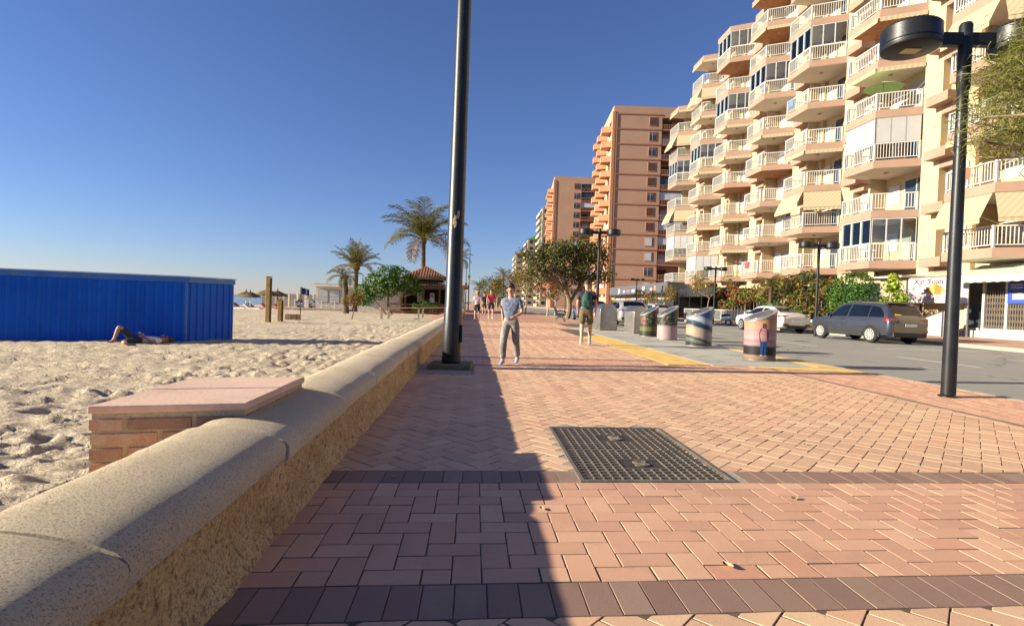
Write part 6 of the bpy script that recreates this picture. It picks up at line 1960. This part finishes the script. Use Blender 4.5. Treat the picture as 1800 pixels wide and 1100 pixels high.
def person(label, loc, rz, J, sc=1.0, skin=None, hair=None, shirt=None, bottom=None, shoes=None, long_sleeve=False, long_legs=False, cap=None, extra=None, longhair=False, look=0.0, rot=None, group=None):
    """J: joint name -> local position (x right of the figure, y forward, z up), metres"""
    skin = skin or M_SKIN; hair = hair or M_HAIRB
    t = thing('person', label, 'person', loc, rz, group, sc)
    if rot: t.rotation_euler = rot
    V, E, Rr, ix = [], [], [], {}
    def av(n, p, r_):
        ix[n] = len(V); V.append(Vector(p)); Rr.append(r_); return ix[n]
    P = {k: Vector(v) for k, v in J.items()}
    av('pelvis', P['pelvis'], (.135, .105)); av('waist', P['pelvis'].lerp(P['chest'], .45), (.125, .095)); av('chest', P['chest'], (.15, .11)); av('neckb', P['neck'], (.06, .06))
    hd = P['head']; up_ = (hd - P['neck']).normalized()
    av('chin', P['neck'].lerp(hd, .55), (.058, .062)); av('headc', hd, (.082, .098)); av('crown', hd + up_ * .085, (.066, .078))
    E += [(0, 1), (1, 2), (2, 3), (3, 4), (4, 5), (5, 6)]
    for s in 'lr':
        a = av('sh' + s, P['sh' + s], .062); e = av('el' + s, P['el' + s], .043); w = av('wr' + s, P['wr' + s], .029)
        E += [(ix['chest'], a), (a, e), (e, w)]
        d = (P['wr' + s] - P['el' + s]).normalized()
        pm = P['wr' + s] + d * .07; av('pa' + s, pm, (.036, .02)); E.append((w, ix['pa' + s]))
        side_v = d.cross(Vector((0, 1, .2))).normalized()
        bend = Vector((0, .03, 0)) if abs(d.y) < .8 else Vector((0, 0, -.03))
        for k, (off, ln) in enumerate(((-.030, .070), (-.010, .082), (.010, .076), (.029, .060))):
            f0 = av('f%d%s' % (k, s), pm + side_v * off + d * .035, .0095); f1 = av('g%d%s' % (k, s), pm + side_v * off * 1.15 + d * (.035 + ln * .55) + bend * .3, .009); f2 = av('h%d%s' % (k, s), pm + side_v * off * 1.15 + d * (.035 + ln) + bend, .0075)
            E += [(ix['pa' + s], f0), (f0, f1), (f1, f2)]
        th0 = av('t0' + s, P['wr' + s] + d * .035 - side_v * .042, .011); th1 = av('t1' + s, P['wr' + s] + d * .085 - side_v * .06 + bend * .4, .009)
        E += [(ix['pa' + s], th0), (th0, th1)]
        h = av('hip' + s, P['hip' + s], .098); kn = av('kn' + s, P['kn' + s], .06); cf = av('cf' + s, P['kn' + s].lerp(P['an' + s], .3), .058); an = av('an' + s, P['an' + s], .036)
        tv = (P['toe' + s] - P['an' + s])
        he = av('he' + s, P['an' + s] + Vector((0, 0, -.035)) - tv * .2 if abs(tv.z) < .12 else P['an' + s] - tv * .1, .036); to = av('to' + s, P['toe' + s], (.038, .026))
        E += [(ix['pelvis'], h), (h, kn), (kn, cf), (cf, an), (an, he), (an, to)]
    skin_obj('body', V, E, Rr, skin, t)
    # head frame
    fw = Vector((math.sin(look), math.cos(look), 0))
    fw = (fw - up_ * fw.dot(up_))
    if fw.length < .2: fw = Vector((0, 0, 1)) - up_ * up_.z
    fw.normalize(); sd = fw.cross(up_).normalized()
    def hp(a, b_, c): return hd + sd * a + fw * b_ + up_ * c
    for s in (-1, 1):
        b = MB(); b.lathe([(0, -.013), (.011, -.008), (.014, 0), (.011, .008), (0, .013)], 8); o = b.build('eye', M_EYE, t); o.location = hp(s * .033, .088, .012)
        b = MB(); b.lathe([(0, -.028), (.013, -.02), (.017, 0), (.013, .02), (0, .028)], 8); o = b.build('ear', skin, t, smooth=True); o.location = hp(s * .083, -.005, .0)
    b = MB(); b.tube([hp(0, .088, .016), hp(0, .108, -.012), hp(0, .095, -.024)], [.008, .014, .008], 8); b.build('nose', skin, t, smooth=True)
    b = MB(); b.beam(hp(-.022, .086, -.05), hp(.022, .086, -.05), .012, .01); b.build('mouth', M_LIP, t)
    # hair as a cap over the back and top of the skull
    rows = []
    for i in range(9):
        th = math.pi * .60 * i / 8
        row = []
        for k in range(17):
            ph = 2 * math.pi * k / 16
            cut = .62 + .38 * (0.5 - .5 * math.sin(ph))         # shorter at the brow
            tt = th * cut * (1.25 if (longhair and math.sin(ph) < .2) else 1)
            r_ = .108 + random.uniform(-.004, .004)
            x, y, z = r_ * .92 * math.sin(tt) * math.cos(ph), r_ * 1.06 * math.sin(tt) * math.sin(ph), r_ * 1.12 * math.cos(tt) + .045
            if longhair and i == 8 and math.sin(ph) < .3: z -= .12; y -= .02
            row.append(hp(x, y, z))
        rows.append(row)
    b = MB(); b.grid(rows); b.build('hair', hair, t, smooth=True)
    if cap:
        rows = [[hp(.118 * math.sin(th) * math.cos(p_), .128 * math.sin(th) * math.sin(p_), .12 * math.cos(th) + .055) for p_ in np.linspace(0, 2 * math.pi, 17)] for th in np.linspace(0, 1.45, 7)]
        b = MB(); b.grid(rows); b.obox((0, 0, 0), (.001, .001, .001)); b.build('cap', cap, t, smooth=True)
    # clothes
    if shirt:
        vs_ = [P['pelvis'] + Vector((0, 0, -.0)) + (P['pelvis'] - P['chest']).normalized() * .10, P['pelvis'].lerp(P['chest'], .45), P['chest'], P['neck'].lerp(P['chest'], .25)]
        rr_ = [(.166, .134), (.150, .116), (.168, .126), (.085, .082)]; ed = [(0, 1), (1, 2), (2, 3)]
        for s in 'lr':
            k = len(vs_); vs_ += [P['sh' + s], P['sh' + s].lerp(P['el' + s], .75)]; rr_ += [.078, .062]; ed += [(2, k), (k, k + 1)]
            if long_sleeve:
                vs_ += [P['el' + s], P['el' + s].lerp(P['wr' + s], .85)]; rr_ += [.056, .042]; ed += [(k + 1, k + 2), (k + 2, k + 3)]
        skin_obj('shirt', vs_, ed, rr_, shirt, t)
    if bottom:
        vs_ = [P['pelvis'] + (P['chest'] - P['pelvis']) * .34, P['pelvis']]; rr_ = [(.138, .108), (.150, .122)]; ed = [(0, 1)]
        for s in 'lr':
            k = len(vs_); vs_ += [P['hip' + s], P['hip' + s].lerp(P['kn' + s], .55), P['hip' + s].lerp(P['kn' + s], .88)]; rr_ += [.113, .098, .090]; ed += [(1, k), (k, k + 1), (k + 1, k + 2)]
            if long_legs:
                vs_ += [P['kn' + s].lerp(P['an' + s], .4), P['kn' + s].lerp(P['an' + s], .93)]; rr_ += [.082, .074]; ed += [(k + 2, k + 3), (k + 3, k + 4)]
        skin_obj('trousers' if long_legs else 'shorts', vs_, ed, rr_, bottom, t, 1)
    if shoes:
        for s in 'lr':
            tv = P['toe' + s] - P['an' + s]
            a = P['an' + s] - Vector((tv.x, tv.y, 0)) * .25 + Vector((0, 0, -.045))
            skin_obj('shoe', [P['an' + s] + Vector((0, 0, .01)), a, P['an' + s].lerp(P['toe' + s], .5) + Vector((0, 0, -.008)), P['toe' + s] + tv.normalized() * .012], [(0, 1), (0, 2), (2, 3)], [.046, .044, (.048, .036), (.047, .032)], shoes, t)
    return t

def stand(stride=0.0, swing=0.15, lean=0.0):
    """walking pose, facing +Y; stride in metres"""
    s = stride
    return dict(pelvis=(0, 0, .95), chest=(0, lean * .6, 1.32), neck=(0, lean, 1.49), head=(0, lean + .03, 1.64),
                shl=(-.19, lean * .7, 1.42), elb=(0, 0, 0), shr=(.19, lean * .7, 1.42), ell=(-.25, swing * .6, 1.15), elr=(.25, -swing * .9, 1.15), wrl=(-.24, swing * 1.6 + .06, .93), wrr=(.24, -swing * 1.1, .91),
                hipl=(-.10, 0, .90), hipr=(.10, 0, .90), knl=(-.11, -s * .35 + .03, .50), knr=(.11, s * .5 + .05, .50), anl=(-.11, -s * .95, .10 + .03 * (s > 0)), anr=(.11, s * .62, .085), toel=(-.12, -s * .95 + .14, .035), toer=(.12, s * .62 + .15, .03))
def jt(d):
    return {k: v for k, v in d.items() if k != 'elb'}
M_PINKT = M('cloth_pale_pink', (0.62, 0.42, 0.42), .85, .1, 6); M_DKSH = M('cloth_dark_green', (0.03, 0.04, 0.035), .85)
M_REDT = M('cloth_red', (0.50, 0.05, 0.06), .85, .12, 6); M_NAVY = M('cloth_navy', (0.03, 0.035, 0.05), .85)
M_MAG = M('shoe_magenta', (0.45, 0.06, 0.16), .6); M_SHOEW = M('shoe_white', (0.7, 0.68, 0.65), .6)
M_BLUET = M('cloth_blue_print', (0.15, 0.17, 0.25), .85, .6, 22, .8, 14); M_GREYT = M('cloth_grey', (0.24, 0.22, 0.19), .9, .35, 9, .9, 12)
M_KHAKI = M('cloth_khaki', (0.13, 0.10, 0.05), .9, .35, 10, .8, 14); M_DARKT = M('cloth_dark', (0.03, 0.025, 0.04), .85, .2, 8)
M_SHOEB = M('shoe_blue', (0.22, 0.33, 0.55), .6)
person('walker in pale pink top, dark shorts and magenta shoes coming towards the viewer', (.127, 30.2, 0), R(180), jt(stand(.22)), .90, shirt=M_PINKT, bottom=M_DKSH, shoes=M_MAG, hair=M_HAIRBL, longhair=True)
person('walker in red shirt and dark shorts beside the pink one', (1.0, 34.0, 0), R(180), jt(stand(-.2, -.15)), 1.03, shirt=M_REDT, bottom=M_NAVY, shoes=M_SHOEW)
d = jt(stand(.27, .2, .06)); d['wrl'] = (-.14, .26, 1.06); d['ell'] = (-.27, .06, 1.16)
person('walker in blue print shirt, baggy grey trousers and blue shoes near the black column', (.60, 8.95, 0), R(160), d, .74, shirt=M_BLUET, bottom=M_GREYT, shoes=M_SHOEB, long_legs=True)
bp_ = person('man with green backpack and khaki shorts walking away past the bins', (2.85, 13.8, 0), R(-12), jt(stand(.14, .1, .05)), .93, shirt=M_DARKT, bottom=M_KHAKI, shoes=M_SHOEW)
bk = thing('backpack', 'green backpack carried by the man in khaki shorts', 'backpack', (2.85, 13.8, 0), R(-12), None, .93)
M_BPG = M('backpack_green', (0.02, 0.06, 0.045), .8, .3, 12)
b = MB(); b.tube([(0, -.19, 1.02), (0, -.22, 1.12), (0, -.21, 1.32), (0, -.16, 1.45)], [.11, .14, .13, .06], 12); o = b.build('pack', M_BPG, bk, smooth=True)
b = MB(); b.obox((0, -.35, 1.14), (.19, .06, .17)); b.build('pocket', M_BPG, bk, bevel=.03)
for s in (-1, 1):
    b = MB(); b.tube([(s * .09, -.12, 1.46), (s * .11, .0, 1.54), (s * .12, .12, 1.44), (s * .13, .13, 1.22), (s * .12, -.1, 1.06)], .017, 6); b.build('strap', M_DARKT, bk, smooth=True)
# man lying on the sand by the shed: local frame: head towards +X, belly up
L = dict(pelvis=(0, 0, .12), chest=(.40, .02, .13), neck=(.56, .02, .12), head=(.71, .03, .12), shl=(.48, .20, .12), shr=(.48, -.19, .11), ell=(.70, .34, .10), elr=(.28, -.30, .08), wrl=(.62, .12, .20), wrr=(.12, -.14, .22),
         hipl=(-.06, .10, .12), hipr=(-.06, -.10, .11), knl=(-.40, .14, .50), knr=(-.40, -.32, .10), anl=(-.52, .16, .10), anr=(-.36, -.66, .08), toel=(-.68, .18, .05), toer=(-.46, -.76, .12))
person('barefoot man in white shirt and dark shorts lying on the sand beside the shed', (-9.03, 15.35, -.46), math.atan2(.9, 1.0), L, .98, skin=M_SKIN2, shirt=M('cloth_white', (0.66, 0.62, 0.62), .85, .1, 8), bottom=M_NAVY, hair=M_HAIRB, rot=None)
# windblown dry leaves on the paving
rl = random.Random(77)
for k, (x, y, lb) in enumerate(((1.02, 2.02, 'largest dry leaf lying on the dark paver band right of the shadow'), (.36, 2.62, 'small curled leaf on the red pavers near the shadow edge'), (-.42, 3.1, 'pale leaf scrap by the dark paver row near the wall'),
                                (1.75, 2.75, 'small dry leaf on the sunny pavers at the right'), (2.55, 3.9, 'dry leaf on the pavers right of the iron cover'), (.2, 5.3, 'small leaf on the pavers before the black column'))):
    b = MB(); s_ = rl.uniform(.018, .034)
    b.grid([[(s_ * (u - 1) * .9, s_ * .55 * v * (1 - .8 * abs(u - 1) ** 1.5), .004 + s_ * (.25 * abs(v) + .15 * (u - 1) ** 2)) for v in (-1, -.5, 0, .5, 1)] for u in (0.03, .4, .8, 1.2, 1.6, 1.97)])
    o = b.build('dry_leaf', M_LEAFB if k else M_LEAFB, None, smooth=True, fix=False, loc=(x, y + .035 * x, 0))
    o.rotation_euler.z = rl.uniform(0, 6)
    tag(o, lb, 'leaf', 'dry leaves on the paving')
# person in the dark terrace of the beach bar
person('person in pale shirt standing under the beach bar roof', (-4.6, 58.9, -.2), R(175), jt(stand(.02, .05)), 1.0, shirt=M('cloth_lilac', (0.5, 0.48, 0.55), .85), bottom=M_NAVY, shoes=M_SHOEW)
person('farther pedestrian in black between the two leading walkers', (.75, 44.0, 0), R(180), jt(stand(.15)), 1.0, shirt=M_DARKT, bottom=M_KHAKI, shoes=M_NAVY)
